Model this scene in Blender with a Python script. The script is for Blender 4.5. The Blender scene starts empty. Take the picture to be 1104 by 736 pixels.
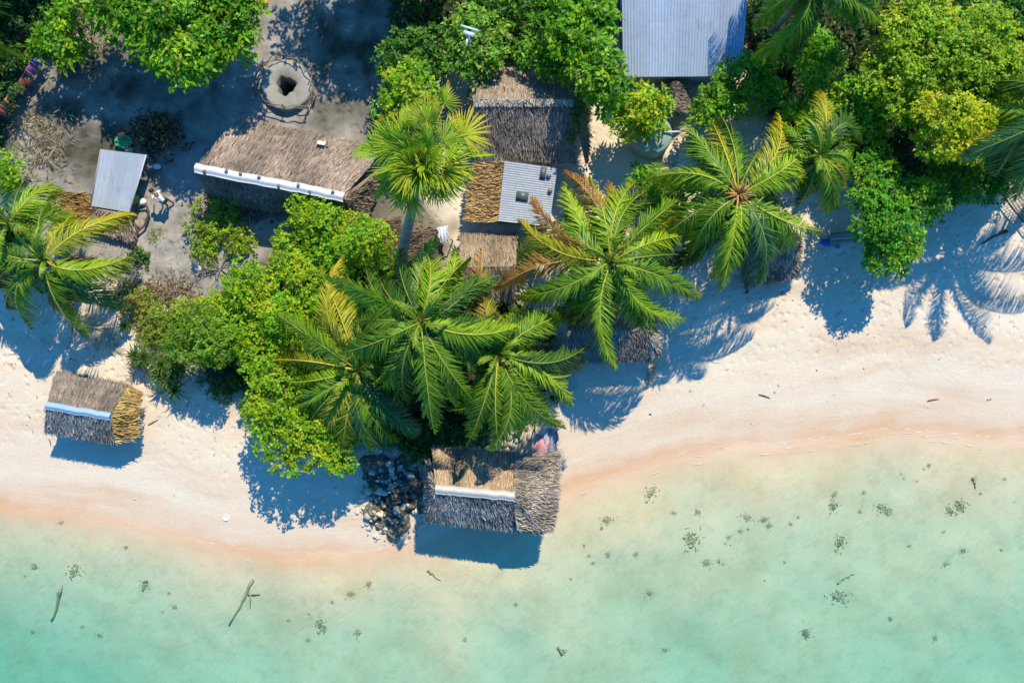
import bpy, math, random
import numpy as np
from mathutils import Vector, Matrix
random.seed(7); RNG = np.random.default_rng(7)
PI = math.pi
sc = bpy.context.scene
COL = sc.collection
H = 48.0                                   # camera height above the water (m); 20 px of the photo = 1 m at water level

def P(px, py, h=0.0):                      # photo position of a point at height h -> place in the world
    k = (H - h) / H / 20.0
    return np.array([(px - 552) * k, (368 - py) * k, h])
def px_of(p):
    k = 20.0 * H / (H - p[2])
    return 552 + p[0] * k, 368 - p[1] * k

# ------------------------------------------------------------------ naming and tagging
def tag(o, label=None, cat=None, group=None, kind=None):
    if label: o['label'] = label
    if cat: o['category'] = cat
    if group: o['group'] = group
    if kind: o['kind'] = kind
    return o
def empty(name, loc, label=None, cat=None, group=None):
    o = bpy.data.objects.new(name, None); COL.objects.link(o)
    o.location = [float(c) for c in loc]; o.empty_display_size = .2
    tag(o, label, cat, group)
    return o
def link_mesh(name, me, mats, parent=None):
    for m in (mats if isinstance(mats, (list, tuple)) else [mats]): me.materials.append(m)
    o = bpy.data.objects.new(name, me); COL.objects.link(o)
    if parent is not None:
        o.parent = parent
        # geometry is written in world coordinates: undo the chain of parent offsets
        off = Vector((0, 0, 0)); q = parent
        while q is not None: off += q.location; q = q.parent
        o.location = -off
    return o

class MB:                                  # collects pieces, links them as ONE mesh
    def __init__(s): s.V = []; s.F = []; s.C = []; s.M = []; s.n = 0; s.smooth = False
    def add(s, V, F, col=(.5, .5, .5), mat=0):
        V = np.asarray(V, float); n = len(V)
        col = np.asarray(col, float)
        if col.ndim == 1: col = np.tile(col, (n, 1))
        s.V.append(V); s.C.append(col)
        if isinstance(F, np.ndarray):
            s.F.append(F + s.n)
            s.M.append(np.full(len(F), mat))
        else:
            by = {}
            for f in F: by.setdefault(len(f), []).append(f)
            for k in by:
                a = np.array(by[k]) + s.n
                s.F.append(a); s.M.append(np.full(len(a), mat))
        s.n += n
    def box(s, c, d, col=(.5, .5, .5), rz=0, mat=0, R=None):
        x, y, z = np.array(d) / 2
        V = np.array([[-x,-y,-z],[x,-y,-z],[x,y,-z],[-x,y,-z],[-x,-y,z],[x,-y,z],[x,y,z],[-x,y,z]])
        if R is None:
            ca, sa = math.cos(rz), math.sin(rz)
            R = np.array([[ca,-sa,0],[sa,ca,0],[0,0,1]])
        V = V @ R.T + np.array(c)
        s.add(V, [(0,3,2,1),(4,5,6,7),(0,1,5,4),(1,2,6,5),(2,3,7,6),(3,0,4,7)], col, mat)
    def tube(s, pts, rad, col=(.5,.5,.5), sides=6, mat=0, cap=True):
        pts = np.asarray(pts, float); n = len(pts)
        rad = np.broadcast_to(np.asarray(rad, float), (n,))
        T = np.gradient(pts, axis=0); T /= np.linalg.norm(T, axis=1)[:, None] + 1e-9
        ref = np.array([0,0,1.]) if abs(T[:,2]).mean() < .85 else np.array([1.,0,0])
        U = np.cross(T, ref); U /= np.linalg.norm(U, axis=1)[:, None] + 1e-9
        W = np.cross(T, U)
        a = np.arange(sides) * 2 * PI / sides
        V = pts[:,None,:] + rad[:,None,None] * (np.cos(a)[None,:,None] * U[:,None,:] + np.sin(a)[None,:,None] * W[:,None,:])
        V = V.reshape(-1, 3)
        i = np.arange(n-1)[:,None] * sides; j = np.arange(sides)[None,:]; j2 = (j+1) % sides
        F = np.stack([i+j, i+j2, i+sides+j2, i+sides+j], -1).reshape(-1, 4)
        col = np.asarray(col, float)
        if col.ndim == 2: col = np.repeat(col, sides, 0)
        base = s.n
        s.add(V, F, col, mat)
        if cap:
            s.F.append(np.array([list(range(sides))[::-1]]) + base); s.M.append(np.array([mat]))
            s.F.append(np.array([list(range((n-1)*sides, n*sides))]) + base); s.M.append(np.array([mat]))
    def blob(s, c, r, col=(.5,.5,.5), nz=8, na=12, rough=0.0, seed=0, mat=0):
        rg = np.random.default_rng(seed)
        th = np.linspace(0, PI, nz); ph = np.arange(na) * 2 * PI / na
        d = np.stack([np.sin(th)[:,None]*np.cos(ph), np.sin(th)[:,None]*np.sin(ph), np.cos(th)[:,None]*np.ones(na)], -1)
        k = np.ones((nz, na))
        if rough:
            for _ in range(7):
                q = rg.normal(size=3); q /= np.linalg.norm(q)
                k += rough * rg.uniform(-.5, .6) * np.maximum(0, d @ q) ** rg.integers(1, 4)
            for _ in range(12 if rough > .45 else 4):   # flat chips
                q = rg.normal(size=3); q /= np.linalg.norm(q)
                cut = rg.uniform(.5, .85) if rough > .45 else rg.uniform(.75, .95)
                t = d @ q * k
                k = np.where(t > cut, cut / np.maximum(d @ q, .05), k)
        V = (d * k[..., None] * np.asarray(r)).reshape(-1, 3) + np.asarray(c)
        i = np.arange(nz-1)[:,None]*na; j = np.arange(na)[None,:]; j2 = (j+1) % na
        F = np.stack([i+j, i+na+j, i+na+j2, i+j2], -1).reshape(-1, 4)
        s.add(V, F, col, mat)
    def prism(s, poly, z0, z1, col=(.5,.5,.5), mat=0):      # poly: list of xy (ccw); z may be arrays
        n = len(poly); poly = np.asarray(poly, float)
        z0 = np.broadcast_to(z0, (n,)); z1 = np.broadcast_to(z1, (n,))
        V = np.concatenate([np.c_[poly[:,:2], z0], np.c_[poly[:,:2], z1]])
        F = [tuple(range(n))[::-1], tuple(range(n, 2*n))] + [(i, (i+1)%n, n+(i+1)%n, n+i) for i in range(n)]
        s.add(V, F, col, mat)
    def build(s, name, mats, parent=None, smooth=False):
        V = np.concatenate(s.V); C = np.concatenate(s.C)
        me = bpy.data.meshes.new(name)
        me.vertices.add(len(V)); me.vertices.foreach_set('co', V.astype(np.float32).ravel())
        tot = np.concatenate([np.full(len(f), f.shape[1]) for f in s.F]).astype(np.int32)
        idx = np.concatenate([f.ravel() for f in s.F]).astype(np.int32)
        mi = np.concatenate(s.M).astype(np.int32)
        me.loops.add(len(idx)); me.loops.foreach_set('vertex_index', idx)
        me.polygons.add(len(tot))
        st = np.zeros(len(tot), np.int32); st[1:] = np.cumsum(tot)[:-1]
        me.polygons.foreach_set('loop_start', st)
        me.polygons.foreach_set('material_index', mi)
        a = me.attributes.new('Col', 'FLOAT_COLOR', 'POINT')
        a.data.foreach_set('color', np.c_[C, np.ones(len(C))].astype(np.float32).ravel())
        me.update(calc_edges=True)
        if smooth: me.polygons.foreach_set('use_smooth', np.ones(len(tot), bool))
        return link_mesh(name, me, mats, parent)

# ------------------------------------------------------------------ materials
def new_mat(name):
    m = bpy.data.materials.new(name); m.use_nodes = True
    nt = m.node_tree; nt.nodes.clear()
    return m, nt, nt.nodes, nt.links
def N(nt, t, **kw):
    n = nt.nodes.new(t)
    for k, v in kw.items():
        if k in n.inputs: n.inputs[k].default_value = v
        else: setattr(n, k, v)
    return n
def ramp(nt, stops, fac=None):
    r = nt.nodes.new('ShaderNodeValToRGB'); e = r.color_ramp.elements
    while len(e) < len(stops): e.new(.5)
    for q, (p, c) in zip(e, stops):
        q.position = p; q.color = (*c, 1) if len(c) == 3 else c
    if fac is not None: nt.links.new(fac, r.inputs[0])
    return r
def mixc(nt, fac, a, b, mode='MIX'):
    m = nt.nodes.new('ShaderNodeMix'); m.data_type = 'RGBA'; m.blend_type = mode
    for sock, v in ((m.inputs[0], fac), (m.inputs[6], a), (m.inputs[7], b)):
        if hasattr(v, 'is_output'): nt.links.new(v, sock)
        else: sock.default_value = v if not isinstance(v, (tuple, list)) else (*v, 1)[:4]
    return m.outputs[2]
def mth(nt, op, a, b=0.0, clamp=False):
    m = nt.nodes.new('ShaderNodeMath'); m.operation = op; m.use_clamp = clamp
    for i, v in enumerate((a, b)):
        if hasattr(v, 'is_output'): nt.links.new(v, m.inputs[i])
        else: m.inputs[i].default_value = v
    return m.outputs[0]

def leaf_material(name, rough=.5, trans=.3, spec=.25):
    m, nt, nd, lk = new_mat(name)
    at = N(nt, 'ShaderNodeAttribute', attribute_name='Col')
    pb = N(nt, 'ShaderNodeBsdfPrincipled', Roughness=rough); pb.inputs['Specular IOR Level'].default_value = spec
    tr = N(nt, 'ShaderNodeBsdfTranslucent')
    tc = mixc(nt, 1.0, at.outputs['Color'], (1.15, 1.35, .5), 'MULTIPLY')
    mx = N(nt, 'ShaderNodeMixShader'); mx.inputs[0].default_value = trans
    out = N(nt, 'ShaderNodeOutputMaterial')
    lk.new(at.outputs['Color'], pb.inputs['Base Color']); lk.new(tc, tr.inputs['Color'])
    lk.new(pb.outputs[0], mx.inputs[1]); lk.new(tr.outputs[0], mx.inputs[2]); lk.new(mx.outputs[0], out.inputs[0])
    return m
def col_material(name, rough=.8, spec=.25, metal=0., nscale=6., namt=.25, bump=.0, bscale=20., stretch=(1,1,1)):
    """base colour from the mesh's own Col attribute, broken up by two noises (wear, grain)"""
    m, nt, nd, lk = new_mat(name)
    at = N(nt, 'ShaderNodeAttribute', attribute_name='Col')
    geo = N(nt, 'ShaderNodeNewGeometry')
    mp = N(nt, 'ShaderNodeMapping'); mp.inputs['Scale'].default_value = stretch
    lk.new(geo.outputs['Position'], mp.inputs['Vector'])
    n1 = N(nt, 'ShaderNodeTexNoise', Scale=nscale, Detail=6.0, Roughness=.65); lk.new(mp.outputs[0], n1.inputs['Vector'])
    n2 = N(nt, 'ShaderNodeTexNoise', Scale=nscale*.22, Detail=3.0); lk.new(mp.outputs[0], n2.inputs['Vector'])
    s = mth(nt, 'ADD', n1.outputs[0], n2.outputs[0])
    f = mth(nt, 'MULTIPLY_ADD', s, namt * 2); f.node.inputs[2].default_value = 1 - namt * 2
    sc_ = N(nt, 'ShaderNodeVectorMath', operation='SCALE'); lk.new(at.outputs['Color'], sc_.inputs[0]); lk.new(f, sc_.inputs['Scale'])
    pb = N(nt, 'ShaderNodeBsdfPrincipled', Roughness=rough, Metallic=metal); pb.inputs['Specular IOR Level'].default_value = spec
    lk.new(sc_.outputs[0], pb.inputs['Base Color'])
    if bump:
        nb = N(nt, 'ShaderNodeTexNoise', Scale=bscale, Detail=5.0); lk.new(mp.outputs[0], nb.inputs['Vector'])
        b = N(nt, 'ShaderNodeBump', Strength=bump, Distance=.05); lk.new(nb.outputs[0], b.inputs['Height'])
        lk.new(b.outputs[0], pb.inputs['Normal'])
    out = N(nt, 'ShaderNodeOutputMaterial'); lk.new(pb.outputs[0], out.inputs[0])
    return m

M_LEAF = leaf_material('broad_leaf', .45, .42, .3)
M_FROND = leaf_material('palm_leaflet', .45, .25, .3)
M_THATCH = col_material('thatch', .9, .1, 0, 14, .22)
M_WOOD = col_material('weathered_wood', .85, .2, 0, 9, .3, .4, 40, (1,1,1))
M_BARK = col_material('bark', .9, .15, 0, 7, .35, .6, 25)
M_PAINT = col_material('painted_surface', .5, .4, 0, 5, .12)
M_PLASTIC = col_material('plastic', .4, .4, 0, 6, .06)
M_CLOTH = col_material('cloth', .9, .1, 0, 10, .1)
M_CONC = col_material('concrete', .9, .2, 0, 5, .3, .5, 30)
M_ROCK = col_material('coral_rock', .95, .15, 0, 5, .45, .8, 14)
M_SKIN = col_material('skin', .5, .35, 0, 8, .05)

M_METAL = col_material('roof_metal', .42, .4, .35, 1.6, .16, .25, 3.0)
def add_rust(m):
    nt = m.node_tree; lk = nt.links; pb = [n for n in nt.nodes if n.type == 'BSDF_PRINCIPLED'][0]; src = pb.inputs['Base Color'].links[0].from_socket
    geo = N(nt, 'ShaderNodeNewGeometry'); mp = N(nt, 'ShaderNodeMapping'); mp.inputs['Scale'].default_value = (3.2, .5, .5); lk.new(geo.outputs['Position'], mp.inputs['Vector'])
    n = N(nt, 'ShaderNodeTexNoise', Scale=1.6, Detail=7.0, Roughness=.7); lk.new(mp.outputs[0], n.inputs['Vector'])
    f = ramp(nt, [(.56,(0,0,0)),(.78,(.75,.75,.75))], n.outputs[0]).outputs[0]
    lk.new(mixc(nt, f, src, (.30,.22,.17)), pb.inputs['Base Color'])
add_rust(M_METAL)

# ------------------------------------------------------------------ the shore and the ground
SX = np.array([-3000,-600,-200,0,60,100,150,200,240,270,310,345,390,420,450,500,545,575,600,640,700,760,800,850,900,940,975,1020,1060,1104,1300,1700,4000], float)
SY = np.array([560,500,520,543,550,557,566,578,587,592,597,598,596,592,586,572,556,545,531,514,498,487,480,475,470,465,463,466,469,470,465,440,500], float)
def shore_dist(x, y):                       # metres inland (+) or offshore (-)
    px = 552 + x * 20; py = 368 - y * 20
    s = np.interp(px, SX, SY)
    for o in (12, 24): s = s + np.interp(px - o, SX, SY) + np.interp(px + o, SX, SY)
    s /= 5
    w = 3*np.sin(px*.031) + 2*np.sin(px*.083+1) + 1.2*np.sin(px*.21)
    ds = (np.interp(px + 20, SX, SY) - np.interp(px - 20, SX, SY)) / 40
    return (s + w*.5 - py) / 20 / np.sqrt(1 + ds*ds)
def vnoise(x, y, seed):                     # smooth value noise
    rg = np.random.default_rng(seed); T = rg.random((256, 256))
    xi = np.floor(x).astype(int); yi = np.floor(y).astype(int); fx = x - xi; fy = y - yi
    fx = fx*fx*(3-2*fx); fy = fy*fy*(3-2*fy)
    g = lambda a, b: T[a % 256, b % 256]
    return (g(xi,yi)*(1-fx)+g(xi+1,yi)*fx)*(1-fy) + (g(xi,yi+1)*(1-fx)+g(xi+1,yi+1)*fx)*fy - .5
def ground_z(x, y):
    x = np.asarray(x, float); y = np.asarray(y, float)
    d = shore_dist(x, y)
    zl = .95 * (1 - np.exp(-np.maximum(d, 0) / 5.5))
    k = np.maximum(-d, 0)
    A = np.interp(x, [-28, -19, -9, 2], [1.20, 1.05, .80, .66])
    zs = -A*(1-np.exp(-(k/5.6)**1.35)) - .018*np.maximum(k-8, 0) - .02*np.minimum(k, 1)
    zs = np.maximum(zs, -4.5)
    z = np.where(d > 0, zl, zs)
    up = np.clip((d - 3) / 4, 0, 1)
    z = z + up*(.16*vnoise(x*.45, y*.45, 3) + .07*vnoise(x*1.5, y*1.5, 4))
    z = z + np.clip((d-1)/3, 0, 1) * .035*vnoise(x*3.6, y*3.6, 5)
    z = z + np.clip(-d/4, 0, 1) * (.20*vnoise(x*.3, y*.3, 8) + .08*vnoise(x*.9, y*.9, 9))
    return z
def gz(p): return float(ground_z(p[0], p[1]))
def G(px, py):                              # ground point seen at a photo position
    h = .8
    for _ in range(4):
        q = P(px, py, h); h = gz(q)
    q[2] = h; return q

def axis_steps(lo, hi, st, far):
    a = np.arange(lo, hi + st/2, st)
    o = [hi]; s = st
    while o[-1] < far: s *= 1.35; o.append(o[-1] + s)
    b = [lo]; s = st
    while b[-1] > -far: s *= 1.35; b.append(b[-1] - s)
    return np.concatenate([np.array(b[1:])[::-1], a, np.array(o[1:])])
gx = axis_steps(-31, 31, .2, 260); gy = axis_steps(-22, 22, .2, 260)
X, Y = np.meshgrid(gx, gy); Zg = ground_z(X, Y); Dg = shore_dist(X, Y)
def poly_mask(poly, X, Y, soft=1.0):        # soft inside mask of a px polygon
    px = 552 + X*20*1.015; py = 368 - Y*20*1.015
    px = px + 26*vnoise(X*.7, Y*.7, 21) + 12*vnoise(X*2, Y*2, 22); py = py + 26*vnoise(X*.7, Y*.7, 23) + 12*vnoise(X*2, Y*2, 24)
    ins = np.zeros(px.shape, bool); n = len(poly)
    dist = np.full(px.shape, 1e9)
    for i in range(n):
        (x0, y0), (x1, y1) = poly[i], poly[(i+1) % n]
        c = ((y0 > py) != (y1 > py)) & (px < (x1-x0)*(py-y0)/((y1-y0) or 1e-9) + x0)
        ins ^= c
        L2 = (x1-x0)**2 + (y1-y0)**2
        t = np.clip(((px-x0)*(x1-x0)+(py-y0)*(y1-y0))/L2, 0, 1)
        dist = np.minimum(dist, np.hypot(px-x0-t*(x1-x0), py-y0-t*(y1-y0)))
    sd = np.where(ins, dist, -dist)
    return np.clip(.5 + sd / (soft*30), 0, 1)
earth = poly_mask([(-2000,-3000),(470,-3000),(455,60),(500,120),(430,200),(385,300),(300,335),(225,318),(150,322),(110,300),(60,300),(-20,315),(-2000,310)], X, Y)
forest_and_shade = poly_mask([(430,-3000),(560,-3000),(640,-60),(655,60),(560,75),(480,70),(420,120)], X, Y)
forest_and_shade = np.maximum(forest_and_shade, poly_mask([(830,-3000),(3000,-3000),(3000,200),(1104,190),(1040,200),(960,215),(900,190),(830,140),(800,100)], X, Y))
forest_and_shade = np.maximum(forest_and_shade, poly_mask([(200,330),(300,280),(420,290),(470,330),(560,300),(600,400),(560,470),(450,475),(360,480),(270,440),(200,400)], X, Y))
forest_and_shade = np.maximum(forest_and_shade, poly_mask([(-2000,-3000),(60,-3000),(90,-20),(30,20),(25,120),(5,180),(-2000,200)], X, Y))
litter = poly_mask([(325,-400),(470,-400),(440,60),(432,150),(345,135),(325,60)], X, Y, 1.5)  # leaf litter tone that also paints deeper tree shade into the yard ground
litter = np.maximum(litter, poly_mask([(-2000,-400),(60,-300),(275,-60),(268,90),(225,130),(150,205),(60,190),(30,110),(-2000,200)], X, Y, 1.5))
forest_and_shade = np.maximum(forest_and_shade, litter*np.clip(.62 + 1.1*vnoise(X*.9, Y*.9, 71) + .5*vnoise(X*2.6, Y*2.6, 72), 0, .9))  # patchy darkening of the yard, tree shade and litter in one colour mask
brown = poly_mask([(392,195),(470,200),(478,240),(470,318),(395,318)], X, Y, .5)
forest_and_shade = np.maximum(forest_and_shade, .75*brown)
me = bpy.data.meshes.new('beach_ground')
nv = X.size; nxx = X.shape[1]; nyy = X.shape[0]
me.vertices.add(nv); me.vertices.foreach_set('co', np.stack([X, Y, Zg], -1).astype(np.float32).ravel())
i = np.arange(nyy-1)[:,None]*nxx; j = np.arange(nxx-1)[None,:]
F = np.stack([i+j, i+j+1, i+nxx+j+1, i+nxx+j], -1).reshape(-1, 4).astype(np.int32)
wcx = G(311, 93)                            # open shaft of the well
fc_ = (np.stack([X, Y], -1).reshape(-1, 2))[F].mean(1)
F = F[np.hypot(fc_[:,0]-wcx[0]+.07, fc_[:,1]-wcx[1]+.06) > .62]
me.loops.add(F.size); me.loops.foreach_set('vertex_index', F.ravel())
me.polygons.add(len(F)); me.polygons.foreach_set('loop_start', (np.arange(len(F))*4).astype(np.int32))
for nm, arr in (('earth', earth), ('forest_and_shade', forest_and_shade), ('shore', Dg)):
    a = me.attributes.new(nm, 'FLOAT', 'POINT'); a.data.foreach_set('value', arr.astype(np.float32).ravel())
me.update(calc_edges=True); me.polygons.foreach_set('use_smooth', np.ones(len(F), bool))

def ground_material():
    m, nt, nd, lk = new_mat('sand_and_earth')
    A = lambda n: N(nt, 'ShaderNodeAttribute', attribute_name=n).outputs['Fac']
    geo = N(nt, 'ShaderNodeNewGeometry'); pos = geo.outputs['Position']
    sep = N(nt, 'ShaderNodeSeparateXYZ'); lk.new(pos, sep.inputs[0])
    shore = A('shore')
    def noise(scale, detail=4., rough=.55, vec=None, dist=0.):
        n = N(nt, 'ShaderNodeTexNoise', Scale=scale, Detail=detail, Roughness=rough, Distortion=dist)
        lk.new(vec if vec is not None else pos, n.inputs['Vector']); return n.outputs[0]
    cmb = N(nt, 'ShaderNodeCombineXYZ')      # coordinates that follow the shore: bands of drift along it
    lk.new(mth(nt, 'MULTIPLY', sep.outputs[0], .12), cmb.inputs[0]); lk.new(mth(nt, 'MULTIPLY', shore, .75), cmb.inputs[1])
    band = noise(1.0, 5., .6, cmb.outputs[0], .3)
    dry = ramp(nt, [(.32,(.66,.475,.33)),(.46,(.735,.60,.455)),(.60,(.765,.67,.53))], band).outputs[0]
    grain = noise(7., 8., .7)
    dry = mixc(nt, .35, dry, ramp(nt, [(.3,(.57,.45,.34)),(.5,(.74,.63,.49)),(.75,(.82,.72,.59))], grain).outputs[0])
    blotch = noise(.5, 3.)
    dry = mixc(nt, mth(nt, 'MULTIPLY', ramp(nt, [(.52,(0,0,0)),(.7,(1,1,1))], blotch).outputs[0], .3), dry, (.70,.53,.40))
    # wash of wet, orange-pink sand at the water's edge
    edge = mth(nt, 'ADD', shore, mth(nt, 'MULTIPLY', mth(nt, 'SUBTRACT', noise(.8, 4.), .5), 1.6))
    wetf = ramp(nt, [(.0,(.9,.9,.9)),(.42,(.9,.9,.9)),(.50,(.6,.6,.6)),(.60,(.32,.32,.32)),(.85,(0,0,0))], mth(nt, 'MULTIPLY_ADD', edge, .2)).outputs[0]
    wetf.node.inputs[0].links[0].from_node.inputs[2].default_value = .4
    wet = ramp(nt, [(.35,(.70,.40,.215)),(.65,(.75,.53,.36))], band).outputs[0]
    c = mixc(nt, wetf, dry, wet)
    # under water: pale yellow sand
    sea = ramp(nt, [(.30,(.66,.49,.29)),(.5,(.735,.565,.35)),(.75,(.77,.61,.40))], noise(.35, 5., .6)).outputs[0]
    sea = mixc(nt, mth(nt, 'MULTIPLY', ramp(nt, [(.50,(0,0,0)),(.66,(1,1,1))], noise(1.3, 6., .7)).outputs[0], .30), sea, (.42,.36,.21))
    subf = ramp(nt, [(.34,(1,1,1)),(.50,(0,0,0))], mth(nt, 'MULTIPLY_ADD', edge, .1)).outputs[0]
    subf.node.inputs[0].links[0].from_node.inputs[2].default_value = .5
    c = mixc(nt, subf, c, sea)
    # village earth
    e1 = noise(1.1, 8., .68)
    ec = ramp(nt, [(.28,(.20,.175,.155)),(.44,(.31,.28,.25)),(.56,(.375,.34,.305)),(.72,(.48,.44,.40))], e1).outputs[0]
    sp = ramp(nt, [(.62,(0,0,0)),(.70,(1,1,1))], noise(16., 4., .7)).outputs[0]
    ec = mixc(nt, mth(nt, 'MULTIPLY', sp, .6), ec, (.22,.175,.14))
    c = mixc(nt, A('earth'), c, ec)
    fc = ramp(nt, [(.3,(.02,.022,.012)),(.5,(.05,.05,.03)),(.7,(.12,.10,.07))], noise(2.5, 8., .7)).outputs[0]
    c = mixc(nt, A('forest_and_shade'), c, fc)  # dark forest floor colour, also laid over the yard as painted tree shade
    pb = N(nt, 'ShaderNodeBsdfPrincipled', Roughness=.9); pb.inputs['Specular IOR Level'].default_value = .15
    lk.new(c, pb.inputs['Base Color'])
    # bumps: footprints on the dry sand, small crossing ripples on the sea bed
    vo = N(nt, 'ShaderNodeTexVoronoi', Scale=2.3); vo.feature = 'SMOOTH_F1'; lk.new(pos, vo.inputs['Vector'])
    dryf = ramp(nt, [(.52,(0,0,0)),(.8,(1,1,1))], mth(nt, 'MULTIPLY_ADD', shore, .05)).outputs[0]
    dryf.node.inputs[0].links[0].from_node.inputs[2].default_value = .4
    foot = mth(nt, 'MULTIPLY', mth(nt, 'MULTIPLY', ramp(nt, [(.0,(0,0,0)),(.35,(1,1,1))], vo.outputs[0]).outputs[0], dryf), .085)
    und0 = ramp(nt, [(.42,(.12,.12,.12)),(.52,(1,1,1))], mth(nt, 'MULTIPLY_ADD', shore, .05)).outputs[0]
    und0.node.inputs[0].links[0].from_node.inputs[2].default_value = .5
    fine = mth(nt, 'MULTIPLY', mth(nt, 'MULTIPLY', noise(9., 6., .7), und0), .03)
    mp = N(nt, 'ShaderNodeMapping'); mp.inputs['Rotation'].default_value = (0, 0, math.radians(-52)); mp.inputs['Scale'].default_value = (1, 1, 1)
    lk.new(pos, mp.inputs['Vector'])
    mp2 = N(nt, 'ShaderNodeMapping'); mp2.inputs['Scale'].default_value = (.9, 3.4, 1); lk.new(mp.outputs[0], mp2.inputs['Vector'])
    rip = noise(2.0, 5., .62, mp2.outputs[0], .5)
    under = ramp(nt, [(.40,(1,1,1)),(.5,(0,0,0))], mth(nt, 'MULTIPLY_ADD', shore, .05)).outputs[0]
    under.node.inputs[0].links[0].from_node.inputs[2].default_value = .5
    ripf = mth(nt, 'MULTIPLY', mth(nt, 'MULTIPLY', rip, under), .055)
    hh = mth(nt, 'ADD', mth(nt, 'ADD', foot, fine), ripf)
    b = N(nt, 'ShaderNodeBump', Strength=.85, Distance=1.0); lk.new(hh, b.inputs['Height']); lk.new(b.outputs[0], pb.inputs['Normal'])
    out = N(nt, 'ShaderNodeOutputMaterial'); lk.new(pb.outputs[0], out.inputs[0])
    return m
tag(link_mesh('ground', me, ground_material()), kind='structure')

# sea: one closed body of clear water that drinks the red light
def water_material():
    m, nt, nd, lk = new_mat('sea_water')
    geo = N(nt, 'ShaderNodeNewGeometry')
    mp = N(nt, 'ShaderNodeMapping'); mp.inputs['Rotation'].default_value = (0, 0, math.radians(-35)); mp.inputs['Scale'].default_value = (.8, 2.2, 1)
    lk.new(geo.outputs['Position'], mp.inputs['Vector'])
    n1 = N(nt, 'ShaderNodeTexNoise', Scale=2.0, Detail=5.0, Distortion=.6); lk.new(mp.outputs[0], n1.inputs['Vector'])
    b = N(nt, 'ShaderNodeBump', Strength=.5, Distance=.010); lk.new(n1.outputs[0], b.inputs['Height'])
    fr = N(nt, 'ShaderNodeFresnel', IOR=1.33)
    tr = N(nt, 'ShaderNodeBsdfTransparent'); gl = N(nt, 'ShaderNodeBsdfGlossy', Roughness=.08); lk.new(b.outputs[0], gl.inputs['Normal'])
    mx = N(nt, 'ShaderNodeMixShader'); lk.new(mth(nt, 'MULTIPLY', fr.outputs[0], mth(nt, 'SUBTRACT', 1.0, geo.outputs['Backfacing'])), mx.inputs[0]); lk.new(tr.outputs[0], mx.inputs[1]); lk.new(gl.outputs[0], mx.inputs[2])
    va = N(nt, 'ShaderNodeVolumeAbsorption', Color=(.36,.875,.90,1), Density=.90)
    out = N(nt, 'ShaderNodeOutputMaterial'); lk.new(mx.outputs[0], out.inputs['Surface']); lk.new(va.outputs[0], out.inputs['Volume'])
    return m
w = MB(); w.box((0, 0, -4), (500, 500, 8)); wo = w.build('water', water_material()); tag(wo, kind='structure')

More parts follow.
